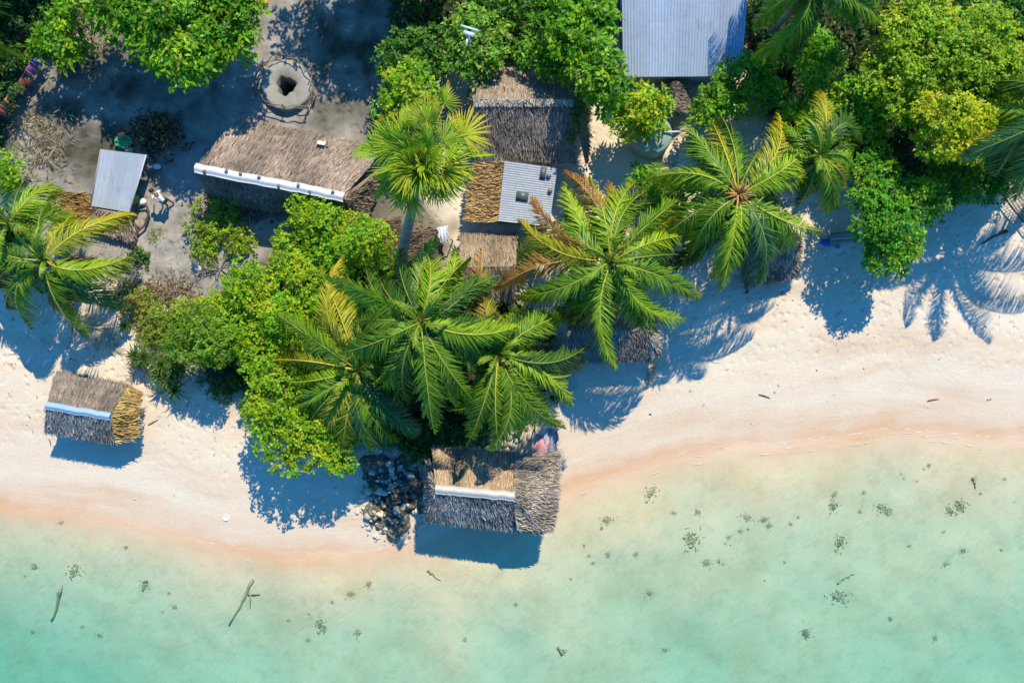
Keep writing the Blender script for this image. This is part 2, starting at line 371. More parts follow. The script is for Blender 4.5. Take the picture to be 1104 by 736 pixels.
# ------------------------------------------------------------------ thatch and huts
def bil(q, u, v):                           # q: A,B (top edge) C,D (bottom edge under B and A)
    A, B, C, D = q
    u = u[:,None]; v = v[:,None]
    return (A*(1-u)+B*u)*(1-v) + (D*(1-u)+C*u)*v
def thatch_patch(mb, quads, tone, dens=330, length=.38, width=.021, spread=.15, thick=.16, over=.16, seed=0, lift=.05):
    """slab of thatch for each quad plus the strands lying on it, running from the top edge to the eave"""
    rg = np.random.default_rng(seed)
    tone = np.array(tone, float)
    for q in quads:
        q = [np.array(p, float) for p in q]; A, B, C, D = q
        nrm = np.cross(C-A, D-B) if True else None
        nrm = nrm/np.linalg.norm(nrm)
        if nrm[2] < 0: nrm = -nrm
        # slab, gridded so the surface can sag a little
        nu = max(3, int(np.linalg.norm(B-A)/.5)+1, int(np.linalg.norm(C-D)/.5)+1); nvv = max(3, int(np.linalg.norm(D-A)/.4)+1)
        uu, vv = np.meshgrid(np.linspace(0,1,nu), np.linspace(0,1,nvv))
        top = bil(q, uu.ravel(), vv.ravel()) + nrm*(.03*rg.normal(size=uu.size))[:,None]
        bot = bil(q, uu.ravel(), vv.ravel()) - nrm*thick
        k = nu*nvv; V = np.concatenate([top, bot])
        ii = (np.arange(nvv-1)[:,None]*nu + np.arange(nu-1)[None,:]).ravel()
        Ft = np.stack([ii, ii+1, ii+nu+1, ii+nu], -1)
        rim = list(range(nu)) + [r*nu+nu-1 for r in range(1, nvv)] + [ (nvv-1)*nu + c for c in range(nu-2, -1, -1)] + [r*nu for r in range(nvv-2, 0, -1)]
        Fr = np.array([(rim[a], rim[(a+1) % len(rim)], rim[(a+1) % len(rim)]+k, rim[a]+k) for a in range(len(rim))])
        mb.add(V, np.concatenate([Ft, Ft[:, ::-1]+k, Fr]), tone*.8)
        area = .5*np.linalg.norm(np.cross(B-A, D-A)) + .5*np.linalg.norm(np.cross(B-C, D-C))
        n = int(area*dens)
        # shaggy courses: strands start in rows
        rows = max(3, int(np.linalg.norm(D-A)/.28))
        u = rg.random(n); v = (rg.integers(0, rows, n) + rg.normal(0, .28, n)) / rows
        v = np.clip(v, -.02, 1.0); u = np.clip(u + rg.normal(0, .01, n), -.01, 1.01)
        p0 = bil(q, u, v)
        e = bil(q, np.clip(u,0,1), np.ones(n)) - bil(q, np.clip(u,0,1), np.zeros(n)); hgt = np.linalg.norm(e, axis=1)[:,None]; e = e/(hgt+1e-6)
        side = np.cross(nrm, e); side /= np.linalg.norm(side, axis=1)[:,None]+1e-6
        ang = rg.normal(0, spread, n)[:,None]
        d = e*np.cos(ang) + side*np.sin(ang)
        L = (length*rg.uniform(.5, 1.25, n))[:,None]
        # do not run far past the eave
        remain = (1-v)[:,None]*hgt + over*rg.uniform(.2, 1.3, (n,1)); L = np.minimum(L, np.maximum(remain, .1))
        W = (width*rg.uniform(.6, 1.5, n))[:,None]
        sd = np.cross(nrm, d); sd /= np.linalg.norm(sd, axis=1)[:,None]+1e-6
        a0 = nrm*(.01+.02*rg.random((n,1))); a1 = nrm*(.02 + lift*rg.random((n,1))**2*1.6)
        past = np.maximum(0, L - (1-v)[:,None]*hgt)
        droop = np.array([0,0,-1.])*past*.5
        tw = nrm*(W*rg.normal(0, .5, (n,1)))
        Vq = np.stack([p0+sd*W/2+a0+tw, p0-sd*W/2+a0-tw, p0+d*L-sd*W*.35+a1+droop-tw, p0+d*L+sd*W*.35+a1+droop+tw], 1)
        Fq = np.arange(n*4).reshape(n, 4)
        f = rg.lognormal(0, .20, n)[:,None]
        hue = rg.normal(0, .05, n)[:,None]
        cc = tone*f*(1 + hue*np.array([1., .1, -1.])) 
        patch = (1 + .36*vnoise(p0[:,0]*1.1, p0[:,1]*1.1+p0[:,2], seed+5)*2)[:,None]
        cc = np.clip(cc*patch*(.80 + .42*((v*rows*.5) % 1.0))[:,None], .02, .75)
        mb.add(Vq.reshape(-1, 3), Fq, np.repeat(cc, 4, 0))
def refl(ridge, eave, z):                   # the eave opposite: mirror in the ridge line
    r = np.array(2*ridge - eave); r[2] = z; return r
def bar(mb, a, b, r0, r1=None, col=(.2,.15,.1), n=2, jit=0, sides=6, seed=0):
    rg = np.random.default_rng(seed)
    t = np.linspace(0, 1, n)[:,None]; p = np.asarray(a)*(1-t) + np.asarray(b)*t
    if jit and n > 2: p[1:-1] += rg.normal(0, jit, (n-2, 3))
    mb.tube(p, np.linspace(r0, r1 if r1 is not None else r0, n), col, sides)
def ridge_sheet(mb, a, b, w=.28, drop=.16, col=(.7,.7,.7), n=18, seed=0, up=.06):
    rg = np.random.default_rng(seed)
    d = (b-a)/np.linalg.norm(b-a); s = np.cross(d, [0,0,1.]); s /= np.linalg.norm(s)
    prof = [(-1,-1),(-.55,-.38),(-.15,.0),(.15,.0),(.55,-.38),(1,-1)]
    V = []
    for t in np.linspace(0, 1, n):
        j = rg.normal(0, .034, 2)
        for lay in (0, 1):
            for (x, z) in prof:
                V.append(a*(1-t)+b*t + s*(x*(w - .02*lay)+j[0]*.6) + np.array([0,0,z*drop+up+j[1]*.6-.03*lay]))
    V = np.array(V); m = len(prof); F = []
    for i in range(n-1):
        for lay in (0, 1):
            for k in range(m-1):
                o = i*2*m + lay*m + k
                f = (o, o+1, o+2*m+1, o+2*m); F.append(f if lay == 0 else f[::-1])
        for k in (0, m-1):
            o = i*2*m+k; F.append((o, o+2*m, o+3*m, o+m))
    mb.add(V, F, col)
def quad_list(*pts): return [np.array(p, float) for p in pts]

def hut(name, label, cat, r0, r1, n0, n1, s0=None, s1=None, hips=(), tone_n=(.40,.32,.25), tone_s=(.30,.27,.23), cap=None, capw=.28, floor=None,
        wall_col=(.32,.25,.17), wall=True, seed=1, dens=330, stilts=False, ends=True, hip_kw=None, stones=False, s_dens=None):
    """r0,r1 ridge ends; n0,n1 sunny eave; s0,s1 other eave - all (px,py,h); hips: list of (quads, tone)"""
    R0, R1, N0, N1 = [P(*p) for p in (r0, r1, n0, n1)]
    S0 = P(*s0) if s0 else refl(R0, N0, n0[2]); S1 = P(*s1) if s1 else refl(R1, N1, n1[2])
    cxy = (N0+N1+S0+S1)/4; g = gz(cxy)
    base = max(g, floor if floor is not None else -9)
    t = empty(name, (cxy[0], cxy[1], g), label, cat)
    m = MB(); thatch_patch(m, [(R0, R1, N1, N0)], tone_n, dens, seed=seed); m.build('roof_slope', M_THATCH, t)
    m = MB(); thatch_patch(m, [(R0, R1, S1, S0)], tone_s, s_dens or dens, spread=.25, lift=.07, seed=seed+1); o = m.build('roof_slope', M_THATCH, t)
    for k, (qs, tone) in enumerate(hips):
        m = MB(); thatch_patch(m, [[P(*p) for p in q] for q in qs], tone, dens*1.1, seed=seed+9+k, lift=.10, spread=.28, width=.028, length=.45, **(hip_kw or {})); m.build('roof_hip', M_THATCH, t)
    if cap is not None:
        m = MB(); ridge_sheet(m, R0 - (R1-R0)*.01, R1 + (R1-R0)*.01, capw, .16, cap, seed=seed, up=.12); co = m.build('ridge_cap', M_PAINT, t)
        if stones:
            nst = int(np.linalg.norm(R1-R0)/.85); rg = np.random.default_rng(seed)
            for i in range(nst):
                p = R0 + (R1-R0)*(i+.5+rg.normal(0,.12))/nst
                d = (R1-R0)/np.linalg.norm(R1-R0); s = np.cross(d, [0,0,1.])
                m = MB(); m.blob(p + s*rg.choice([-.12,.10]) + np.array([0,0,.16]), (.10,.09,.06), (.2,.2,.2), 6, 8, .3, i); m.build('weight_stone', M_ROCK, co)
    # walls under the eaves, inset
    c4 = [S0, S1, N1, N0]; ctr = sum(c4)/4
    if wall:
        m = MB(); ins = .80
        cn = [ctr + (c-ctr)*ins for c in c4]
        for a, b in ((0,1),(1,2),(2,3),(3,0)):
            p, q = cn[a], cn[b]; d = q-p; L = math.hypot(d[0], d[1]); rz = math.atan2(d[1], d[0])
            zt = min(p[2], q[2]) + .05
            m.box(((p[0]+q[0])/2, (p[1]+q[1])/2, (base+.25+zt)/2), (L-.09, .06, zt-base-.25), wall_col, rz)
        m.build('wall', M_WOOD, t)
        if ends:                            # closed gable triangles
            m = MB()
            for Rr, a, b in ((R0, S0, N0), (R1, S1, N1)):
                a2 = ctr+(a-ctr)*ins; b2 = ctr+(b-ctr)*ins; r2 = ctr + (Rr-ctr)*.86; r2[2] = Rr[2]-.3
                a2[2] = b2[2] = min(a[2], b[2]); nn = np.cross(b2-a2, r2-a2); nn = nn/np.linalg.norm(nn)*.03
                V = np.array([a2+nn, b2+nn, r2+nn, a2-nn, b2-nn, r2-nn]); m.add(V, [(0,1,2),(5,4,3),(0,3,4,1),(1,4,5,2),(2,5,3,0)], wall_col)
            m.build('gable', M_WOOD, t)
    for c in c4:
        p = ctr + (c-ctr)*.83; zg = gz(p) - .3
        m = MB(); bar(m, (p[0], p[1], zg), (p[0], p[1], c[2]-.02), .075, .06, (.2,.15,.11)); m.build('post', M_WOOD, t)
    if stilts:
        m = MB(); cn = [ctr + (c-ctr)*.84 for c in c4]; m.prism([c[:2] for c in cn], base, base+.12, (.3,.24,.18)); m.build('floor_deck', M_WOOD, t)
    return t, (R0, R1, N0, N1, S0, S1)

# house with the white ridge sheet, centre left
t1, k1 = hut('thatched_house', 'long thatched house with a white weighted sheet along its ridge, beside the stone well', 'house',
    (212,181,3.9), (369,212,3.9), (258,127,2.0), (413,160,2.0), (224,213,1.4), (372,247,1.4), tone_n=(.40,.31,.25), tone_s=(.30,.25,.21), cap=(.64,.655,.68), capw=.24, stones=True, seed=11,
    hips=[([((371,213,3.8),(373,217,3.7),(392,240,1.7),(412,182,1.9))], (.33,.245,.17))])
# house under the big trees, upper middle
t2, k2 = hut('thatched_house', 'weathered thatched house with a vine on its right hip, behind the corrugated shed', 'house',
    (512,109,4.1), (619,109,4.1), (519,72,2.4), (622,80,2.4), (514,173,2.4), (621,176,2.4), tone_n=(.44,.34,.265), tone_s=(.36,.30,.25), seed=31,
    hips=[([((618,108,4.1),(619,112,4.0),(634,176,2.3),(637,94,2.3))], (.33,.26,.20)), ([((511,107,4.0),(512,111,4.0),(502,172,2.2),(504,96,2.2))], (.32,.26,.2))])
m = MB(); thatch_patch(m, [(k2[0]+[0,.05,.10], k2[1]+[0,.05,.10], k2[1]+[0,-.22,-.06], k2[0]+[0,-.22,-.06])], (.62,.53,.43), 420, .3, .03, .5, .05, .05, seed=5); m.build('ridge_cap', M_THATCH, t2)
# beach hut, left
t3, k3 = hut('beach_hut', 'small beach hut with blue ridge sheet and golden straw end, alone on the sand', 'hut',
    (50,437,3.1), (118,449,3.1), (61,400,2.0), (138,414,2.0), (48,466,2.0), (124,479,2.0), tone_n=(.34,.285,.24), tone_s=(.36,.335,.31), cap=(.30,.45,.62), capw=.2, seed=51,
    hips=[([((139,415,2.1),(118,448,3.0),(149,446,1.8),(150,423,1.8)), ((118,448,3.0),(123,476,2.1),(146,471,1.8),(149,446,1.8))], (.50,.33,.12))])
# hut at the water's edge
t4, k4 = hut('overwater_hut', 'large thatched hut with a white ridge standing over the shallow water by the rocks', 'hut',
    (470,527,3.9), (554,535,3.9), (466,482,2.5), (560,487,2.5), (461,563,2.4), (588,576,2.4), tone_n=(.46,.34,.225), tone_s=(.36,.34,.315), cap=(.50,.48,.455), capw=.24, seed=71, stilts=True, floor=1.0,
    hips=[([((557,491,3.0),(553,534,3.85),(602,533,2.4),(603,489,2.3)), ((553,534,3.85),(558,571,2.9),(595,573,2.3),(602,533,2.4))], (.40,.335,.26)),
          ([((470,526,3.8),(469,529,3.8),(459,565,2.3),(460,494,2.3))], (.33,.29,.25))])
# hut in the shade of the palm by the beach
t5, k5 = hut('thatched_hut', 'grey thatched hut on the sand mostly covered by the big palm crown', 'hut',
    (612,358,3.0), (696,356,3.0), (612,336,2.0), (700,334,2.0), (612,391,2.0), (703,390,2.0), tone_n=(.32,.28,.24), tone_s=(.33,.29,.25), seed=91,
    hips=[([((695,354,2.95),(697,358,2.95),(712,389,1.9),(713,338,1.9))], (.42,.38,.33))])
t6, k6 = hut('thatched_hut', 'low grey-brown thatched hut on the shaded sand beneath drooping fronds', 'hut',
    (796,268,2.9), (849,263,2.9), (792,240,1.7), (848,236,1.7), (804,311,1.6), (860,299,1.6), tone_n=(.30,.26,.22), tone_s=(.30,.255,.21), seed=111,
    hips=[([((848,261,2.8),(850,265,2.8),(861,300,1.5),(864,254,1.5))], (.36,.31,.27))])
t7, k7 = hut('thatched_hut', 'small pointed thatched hut right in front of the blue metal roof', 'hut',
    (729,88,2.9), (727,119,2.9), (712,94,1.9), (712,117,1.9), (745,94,1.9), (742,121,1.9), tone_n=(.36,.30,.26), tone_s=(.34,.29,.25), seed=131, dens=420)
# low thatch roofs between the houses
t8, k8 = hut('thatched_hut', 'low sunlit straw roof just below the corrugated shed', 'hut',
    (496,288,2.6), (556,287,2.6), (496,253,1.6), (558,252,1.6), tone_n=(.38,.295,.21), tone_s=(.30,.24,.18), seed=151)
t9, k9 = hut('thatched_hut', 'dark brown thatched hut behind the trunk of the leaning fan palm', 'hut',
    (402,238,2.3), (400,305,2.3), (432,236,1.5), (428,300,1.5), tone_n=(.25,.18,.13), tone_s=(.27,.2,.15), seed=171)
t10, k10 = hut('thatched_hut', 'narrow brown lean-to roof between the fan palm trunk and the sand path', 'hut',
    (456,248,1.9), (454,318,1.9), (474,248,1.2), (474,318,1.2), tone_n=(.30,.22,.165), tone_s=(.27,.2,.15), seed=191)

def metal_roof(mb, q, ribs, amp=.035, along='v', thick=.012, col=(.6,.65,.7), seed=0, nseg=3, sheets=6):
    """corrugated sheets: ribs run from edge AB to edge DC when along='v', else from AD to BC"""
    A, B, C, D = [np.array(p, float) for p in q]
    if along == 'u': A, B, C, D = D, A, B, C
    rg = np.random.default_rng(seed)
    nrm = np.cross(B-A, D-A); nrm /= np.linalg.norm(nrm)
    if nrm[2] < 0: nrm = -nrm
    n = ribs*4 + 1
    for lay in (0, 1):
        V = []; C_ = []
        for j in range(nseg+1):
            u = np.linspace(0, 1, n); v = np.full(n, j/nseg)
            p = bil([A, B, C, D], u, v) + nrm*(amp*np.cos(u*ribs*2*PI))[:,None] - nrm*thick*lay
            V.append(p)
            sh = np.floor(u*sheets).astype(int); tone = np.random.default_rng(seed).uniform(.9, 1.08, sheets+1)[sh]
            C_.append(np.array(col)[None,:]*tone[:,None])
        V = np.concatenate(V); ii = (np.arange(nseg)[:,None]*n + np.arange(n-1)[None,:]).ravel()
        F = np.stack([ii, ii+1, ii+n+1, ii+n], -1)
        mb.add(V, F if lay == 0 else F[:, ::-1], np.concatenate(C_))
def shed_base(t, q, ins=.86, wall_col=(.3,.25,.2), wall=True):
    A, B, C, D = q; ctr = (A+B+C+D)/4
    cn = [ctr + (c-ctr)*ins for c in q]
    if wall:
        m = MB()
        for a in range(4):
            p, r = cn[a], cn[(a+1) % 4]; g = gz(ctr)
            d = r-p; nn = np.array([-d[1], d[0], 0]); nn = nn/np.linalg.norm(nn)*.04
            V = [np.r_[p[:2], g-.2]+nn, np.r_[r[:2], g-.2]+nn, r-[0,0,.1]+nn, p-[0,0,.1]+nn]; V += [v-2*nn for v in V]
            m.add(np.array(V), [(0,1,2,3),(7,6,5,4),(0,4,5,1),(1,5,6,2),(2,6,7,3),(3,7,4,0)], wall_col)
        m.build('wall', M_WOOD, t)
    for c in cn:
        c = ctr + (c-ctr)*1.06
        m = MB(); bar(m, (c[0], c[1], gz(c)-.3), c-np.array([0,0,.06]), .06, .055, (.22,.17,.12)); m.build('post', M_WOOD, t)

# big blue-grey corrugated roof at the top
q = [P(669,-85,4.6), P(812,-85,4.6), P(799,82,3.0), P(672,83,3.0)]
c = sum(q)/4; tB = empty('metal_roofed_house', (c[0], c[1], gz(c)), 'big house with a pale blue corrugated metal roof at the top of the village', 'house')
m = MB(); metal_roof(m, q, 40, .022, 'v', col=(.46,.55,.68), seed=3, sheets=9); m.build('roof', M_METAL, tB)
m = MB(); dd = (q[2]-q[3]); m.box((q[2]+q[3])/2 + np.array([0,.02,-.1]), (np.linalg.norm(dd), .04, .16), (.55,.58,.62), math.atan2(dd[1], dd[0])); m.build('fascia', M_PAINT, tB)
shed_base(tB, q, .93, (.34,.33,.33))
# corrugated shed with golden straw annex, centre
q = [P(544,173,2.9), P(601,181,2.9), P(592,244,2.4), P(537,238,2.4)]
c = sum(q)/4; tS = empty('corrugated_shed', (c[0], c[1], gz(c)), 'small white corrugated shed with dark roof panes and a golden straw awning', 'shed')
m = MB(); metal_roof(m, q, 26, .008, 'u', col=(.50,.52,.555), seed=5, sheets=5); ro = m.build('roof', M_METAL, tS)
rn = np.cross(q[1]-q[0], q[3]-q[0]); rn /= np.linalg.norm(rn); rn = rn if rn[2] > 0 else -rn
rx_ = (q[1]-q[0])/np.linalg.norm(q[1]-q[0]); roofR = np.stack([rx_, np.cross(rn, rx_), rn], 1)
def on_roof(px, py):
    h = 2.6
    for _ in range(5):
        p = P(px, py, h); h = q[0][2] - (rn[0]*(p[0]-q[0][0]) + rn[1]*(p[1]-q[0][1]))/rn[2] + .03
    return P(px, py, h)
for a, (w_, h_) in (((585.5,187), (.30,.62)), ((563,212), (.62,.48))):
    m = MB(); p = on_roof(*a); m.box(p, (w_, h_, .025), (.10,.115,.13), R=roofR); m.build('skylight', M_PLASTIC, ro)
for a in ((591.5,190), (593,206)):
    m = MB(); p = on_roof(*a); m.blob(p + np.array([0,0,.03]), (.13,.13,.09), (.16,.16,.17), 6, 10); m.build('roof_vent', M_METAL, ro)
shed_base(tS, q, .88, (.30,.24,.19))
m = MB(); thatch_patch(m, [(P(545,175,2.75), P(538,238,2.3), P(502,238,1.9), P(509,178,2.2))], (.55,.36,.16), 380, .5, .026, .3, lift=.12, seed=8); m.build('straw_awning', M_THATCH, tS)
# metal sheet shed, left
q = [P(109,161,2.2), P(158,167,2.2), P(140,229,1.8), P(98,222,1.8)]
c = sum(q)/4; tL = empty('metal_sheet_shed', (c[0], c[1], gz(c)), 'narrow shed roofed with a flat dull metal sheet at the edge of the yard', 'shed')
m = MB(); metal_roof(m, q, 9, .012, 'v', col=(.56,.60,.65), seed=9, sheets=3); rr = m.build('roof', M_METAL, tL)
m = MB(); bar(m, q[0]+[0,0,.04], q[3]+[0,0,.04], .03, .03, (.35,.36,.38)); m.build('edge_trim', M_WOOD, rr)
m = MB(); bar(m, q[1]+[0,0,.04], q[2]+[0,0,.04], .03, .03, (.6,.62,.64)); m.build('edge_trim', M_WOOD, rr)
shed_base(tL, q, .9, wall=False)
m = MB(); thatch_patch(m, [(P(104,226,1.9), P(138,232,1.9), P(146,262,1.3), P(96,247,1.3))], (.42,.32,.24), 170, .5, .05, .3, seed=12); m.build('bark_awning', M_THATCH, tL)
# golden straw shelter
q = [P(62,206,1.9), P(57,241,1.9), P(97,244,1.2), P(100,211,1.2)]
c = sum(q)/4; tG = empty('straw_shelter', (c[0], c[1], gz(c)), 'low golden straw shelter beside the narrow metal sheet shed', 'shelter')
m = MB(); thatch_patch(m, [q], (.50,.31,.12), 400, .45, .028, .25, lift=.12, seed=14); m.build('roof_slope', M_THATCH, tG)
m = MB(); thatch_patch(m, [(q[0]+[-.1,0,.05], q[1]+[-.1,0,.05], q[1]+[.25,0,.04], q[0]+[.25,0,.04])], (.60,.42,.20), 260, .3, .04, .6, .05, .02, seed=15); m.build('ridge_roll', M_THATCH, tG)
shed_base(tG, q, .85, wall=False)

# ------------------------------------------------------------------ coconut palms
TONES = {  # base colour, tip colour, rachis colour
 'g': ((.12,.260,.013), (.26,.38,.022), (.42,.43,.07)),
 'd': ((.050,.135,.018), (.09,.19,.025), (.30,.34,.05)),
 'b': ((.055,.160,.045), (.10,.23,.06), (.32,.40,.10)),
 'l': ((.23,.390,.013), (.40,.48,.025), (.60,.54,.07)),
 'y': ((.30,.360,.018), (.52,.40,.03), (.76,.58,.06)),
 'o': ((.32,.20,.04), (.52,.23,.05), (.58,.34,.08)),
 'w': ((.55,.47,.38), (.62,.54,.45), (.5,.4,.3)),
}
def frond_mesh(p0, p2, rise, tone, rg, dens=20., wid=1.0, droop=.8, lmax=None, roll=None, pull=.52, bare=0.0):
    mb = MB()
    d = p2 - p0; reach = math.hypot(d[0], d[1])
    p1 = p0 + d*pull; p1[2] = max(p0[2], p0[2] + d[2]*pull) + rise
    hd = np.array([d[0], d[1], 0])/max(reach, .01); sdv = np.array([-hd[1], hd[0], 0])
    p1 = p1 + sdv*rg.normal(0, .2)*reach
    t = np.linspace(0, 1, 40)[:,None]
    c = (1-t)**2*p0 + 2*t*(1-t)*p1 + t*t*p2
    seg = np.linalg.norm(np.diff(c, axis=0), axis=1); s = np.r_[0, np.cumsum(seg)]; L = s[-1]
    base_c, tip_c, r_c = [np.array(k) for k in TONES[tone]]
    rad = np.interp(s/L, [0, .12, .5, 1], [.06, .040, .024, .006])
    mb.tube(c[::2], rad[::2], r_c*rg.uniform(.8, 1.15), 5)
    lm = lmax or min(1.12, .25*L)*wid
    n = int(L*dens)
    roll = rg.normal(0, .38) if roll is None else roll
    hang = rg.normal(-.10, .30)
    gap = rg.random((2, n)) < (bare)
    for sg in (-1, 1):
        f = np.linspace(.10, .995, n) + rg.normal(0, .004, n); f = np.clip(f, .08, .998)
        q = np.stack([np.interp(f*L, s, c[:,k]) for k in range(3)], 1)
        q2 = np.stack([np.interp(np.minimum(f*L+.05, L*1.0), s, c[:,k]) for k in range(3)], 1)
        q1 = np.stack([np.interp(f*L-.08, s, c[:,k]) for k in range(3)], 1)
        T = q2-q1; T /= np.linalg.norm(T, axis=1)[:,None]+1e-9
        S = np.cross(T, [0,0,1.]); S /= np.linalg.norm(S, axis=1)[:,None]+1e-9
        U = np.cross(S, T)
        cr, sr = math.cos(roll), math.sin(roll); S, U = S*cr+U*sr, U*cr-S*sr
        prof = np.interp(f, [.08, .2, .4, .7, .9, 1], [.45, .85, 1., .82, .5, .28])*rg.uniform(.7, 1.12, n)*(1 + .25*vnoise(f*9, np.full(n, 3.1*sg), int(rg.integers(999))))
        ll = lm*prof
        fa = np.interp(f, [.1, .5, .9, 1], [.95, .68, .42, .12]) + rg.normal(0, .12, n) + .5*vnoise(f*7, np.full(n, 1.7*sg), int(rg.integers(999)))       # angle to the rachis
        up = np.interp(f, [.1, .5, 1], [.30, -.05, -.35]) + hang + rg.normal(0, .16, n)
        dirv = T*np.cos(fa)[:,None] + S*sg*np.sin(fa)[:,None]
        dirv = dirv*np.cos(up)[:,None] + U*np.sin(up)[:,None]
        keep = ~gap[0 if sg < 0 else 1]
        q, dirv, T, U, ll = q[keep], dirv[keep], T[keep], U[keep], ll[keep]; ff = f[keep]; k = len(q)
        if not k: continue
        dr = droop*rg.uniform(.6, 1.4, k)[:,None]*ll[:,None]
        dn = np.array([0,0,-1.])
        wv = np.cross(dirv, U); wv /= np.linalg.norm(wv, axis=1)[:,None]+1e-9
        w0 = (.0165*rg.uniform(.8, 1.2, k))[:,None]*(1+.5*wid*.4)
        a = q; b = q + dirv*ll[:,None]*.45 + dn*dr*.12; e = q + dirv*ll[:,None]*.8 + dn*dr*.48; z = q + dirv*ll[:,None]*.98 + dn*dr*1.0
        V = np.stack([a-wv*w0*.7, a+wv*w0*.7, b+wv*w0*1.25, b-wv*w0*1.25, e+wv*w0*.9, e-wv*w0*.9, z], 1).reshape(-1, 3)
        o = (np.arange(k)*7)[:,None]
        mx = np.clip(ff**1.6 + rg.normal(0, .15, k), 0, 1)[:,None]
        cc = (base_c*(1-mx) + tip_c*mx)*rg.lognormal(0, .16, k)[:,None]
        c7 = np.repeat(cc, 7, 0)
        mb.add(V, np.concatenate([o+np.array([0,1,2,3]), o+np.array([3,2,4,5])]), c7)
        mb.F.append(o+np.array([5,4,6])+mb.n-len(V)); mb.M.append(np.zeros(k, int))
    return mb
def trunk_mesh(base, top, r0, r1, col, bow=.4, rg=None, rings=True):
    mb = MB(); n = 34; t = np.linspace(0, 1, n)[:,None]
    mid = base*.5 + top*.5; d = top-base
    mid = mid + np.array([-d[0]*.25*bow, -d[1]*.25*bow, d[2]*.0]) 
    c = (1-t)**2*base + 2*t*(1-t)*mid + t*t*top
    tt = t[:,0]; r = r1 + (r0-r1)*(.35*(1-tt) + .65*np.exp(-tt*9))
    if rings: r = r*(1 + .05*(np.arange(n) % 2))
    cc = np.array(col)[None,:]*(1 + .22*((np.arange(n) % 2)[:,None]-.5)*np.ones(3))
    mb.tube(c, r, cc, 10)
    return mb
def palm(label, cx, cy, h, fronds, base=None, seed=0, extra=16, low_tone='d', nuts=4, heart=None, group='coconut palms', Lf=4.6, dens=25., inner=5, trunk_col=(.30,.25,.2), low=(.70,.98), r0=.26):
    rg = np.random.default_rng(seed)
    top = P(cx, cy, h)
    b = G(*base) if base is not None else np.array([top[0]+rg.normal(0,.25), top[1]+rg.normal(0,.25), 0])
    if base is None: b[2] = gz(b)
    t = empty('coconut_palm', b, label, 'palm tree', group)
    bb = b.copy(); bb[2] -= .25
    trunk_mesh(bb, top-np.array([0,0,.25]), r0, .13, trunk_col, .5, rg).build('trunk', M_BARK, t)
    m = MB(); m.tube([top-[0,0,.7], top-[0,0,.3], top+[0,0,.15]], [.16,.24,.1], (.22,.17,.08), 8); m.build('crown_shaft', M_BARK, t)
    azs = []
    for f in fronds:
        x, y = f[0], f[1]; tn = f[2] if len(f) > 2 else 'g'; dz = f[3] if len(f) > 3 else None
        q = P(x, y, h); reach = math.hypot(*(q-top)[:2])
        if dz is None:
            full = Lf*rg.uniform(.94, 1.06)
            k = min(reach/full, 1.)
            dz = -(1.0 - .1*k)*math.sqrt(max(0., 1 - k*k))*full*.62 - .35
            dz = max(dz, -h+1.2)
        p2 = P(x, y, h+dz)
        reach = math.hypot(*(p2-top)[:2])
        azs.append(math.atan2(p2[1]-top[1], p2[0]-top[0]))
        rise = np.clip(.30*reach, .35, 1.15)*rg.uniform(.8, 1.2)
        d0 = (p2-top); st = top + np.array([d0[0], d0[1], 0])/max(reach,.1)*.12
        bare = .0
        if tn == 'o': bare = .25; rise *= .5
        if tn == 'y': bare = .08; rise *= .8
        ob = frond_mesh(st, p2, rise, tn, rg, dens, 1.0, rg.uniform(.6,1.25), bare=bare).build('frond', M_FROND, t)
        if tn == 'o': ob['label'] = 'dead orange-brown frond'
    # hanging older fronds below, filling the gaps, and short young ones at the heart
    for i in range(extra):
        a = 2*PI*(i + rg.uniform(-.5,.5))/max(extra,1)
        L = Lf*rg.uniform(low[0]-.1, low[1]); hh = top - np.array([0,0,.3])
        dz = -rg.uniform(.7, 2.6)
        low_t = (low_tone, 'g', 'l', 'd')[int(rg.integers(4))]
        p2 = hh + np.array([math.cos(a)*L, math.sin(a)*L, max(dz, -h+1.3)])
        frond_mesh(hh, p2, .5, low_t, rg, dens, .95, .8).build('frond', M_FROND, t)
    for i in range(inner):
        a = 2*PI*(i + rg.uniform(-.35,.35))/max(inner,1) + seed
        L = rg.uniform(.9, 1.9)
        p2 = top + np.array([math.cos(a)*L, math.sin(a)*L, rg.uniform(.5, 1.5)])
        frond_mesh(top, p2, .9, 'g', rg, dens, .8, .25).build('frond', M_FROND, t)
    for i in range(nuts):
        a = rg.uniform(0, 2*PI); m = MB()
        m.blob(top + np.array([math.cos(a)*.3, math.sin(a)*.3, -.35+rg.uniform(-.1,.1)]), (.13,.13,.16), (.25,.24,.05) if rg.random() < .6 else (.38,.2,.05), 7, 10); m.build('coconut', M_PAINT, t, True)
    if heart:
        for i in range(heart):
            a = 2*PI*i/heart + rg.uniform(-.3,.3); m = MB(); e = top + np.array([math.cos(a)*rg.uniform(.3,.85), math.sin(a)*rg.uniform(.3,.85), rg.uniform(.15,.75)])
            m.tube([top, (top+e)/2+[0,0,.15], e], [.05,.045,.015], np.array((.50,.26,.10))*rg.uniform(.6,1.2), 5); m.build('flower_stalk', M_BARK, t)
    return t

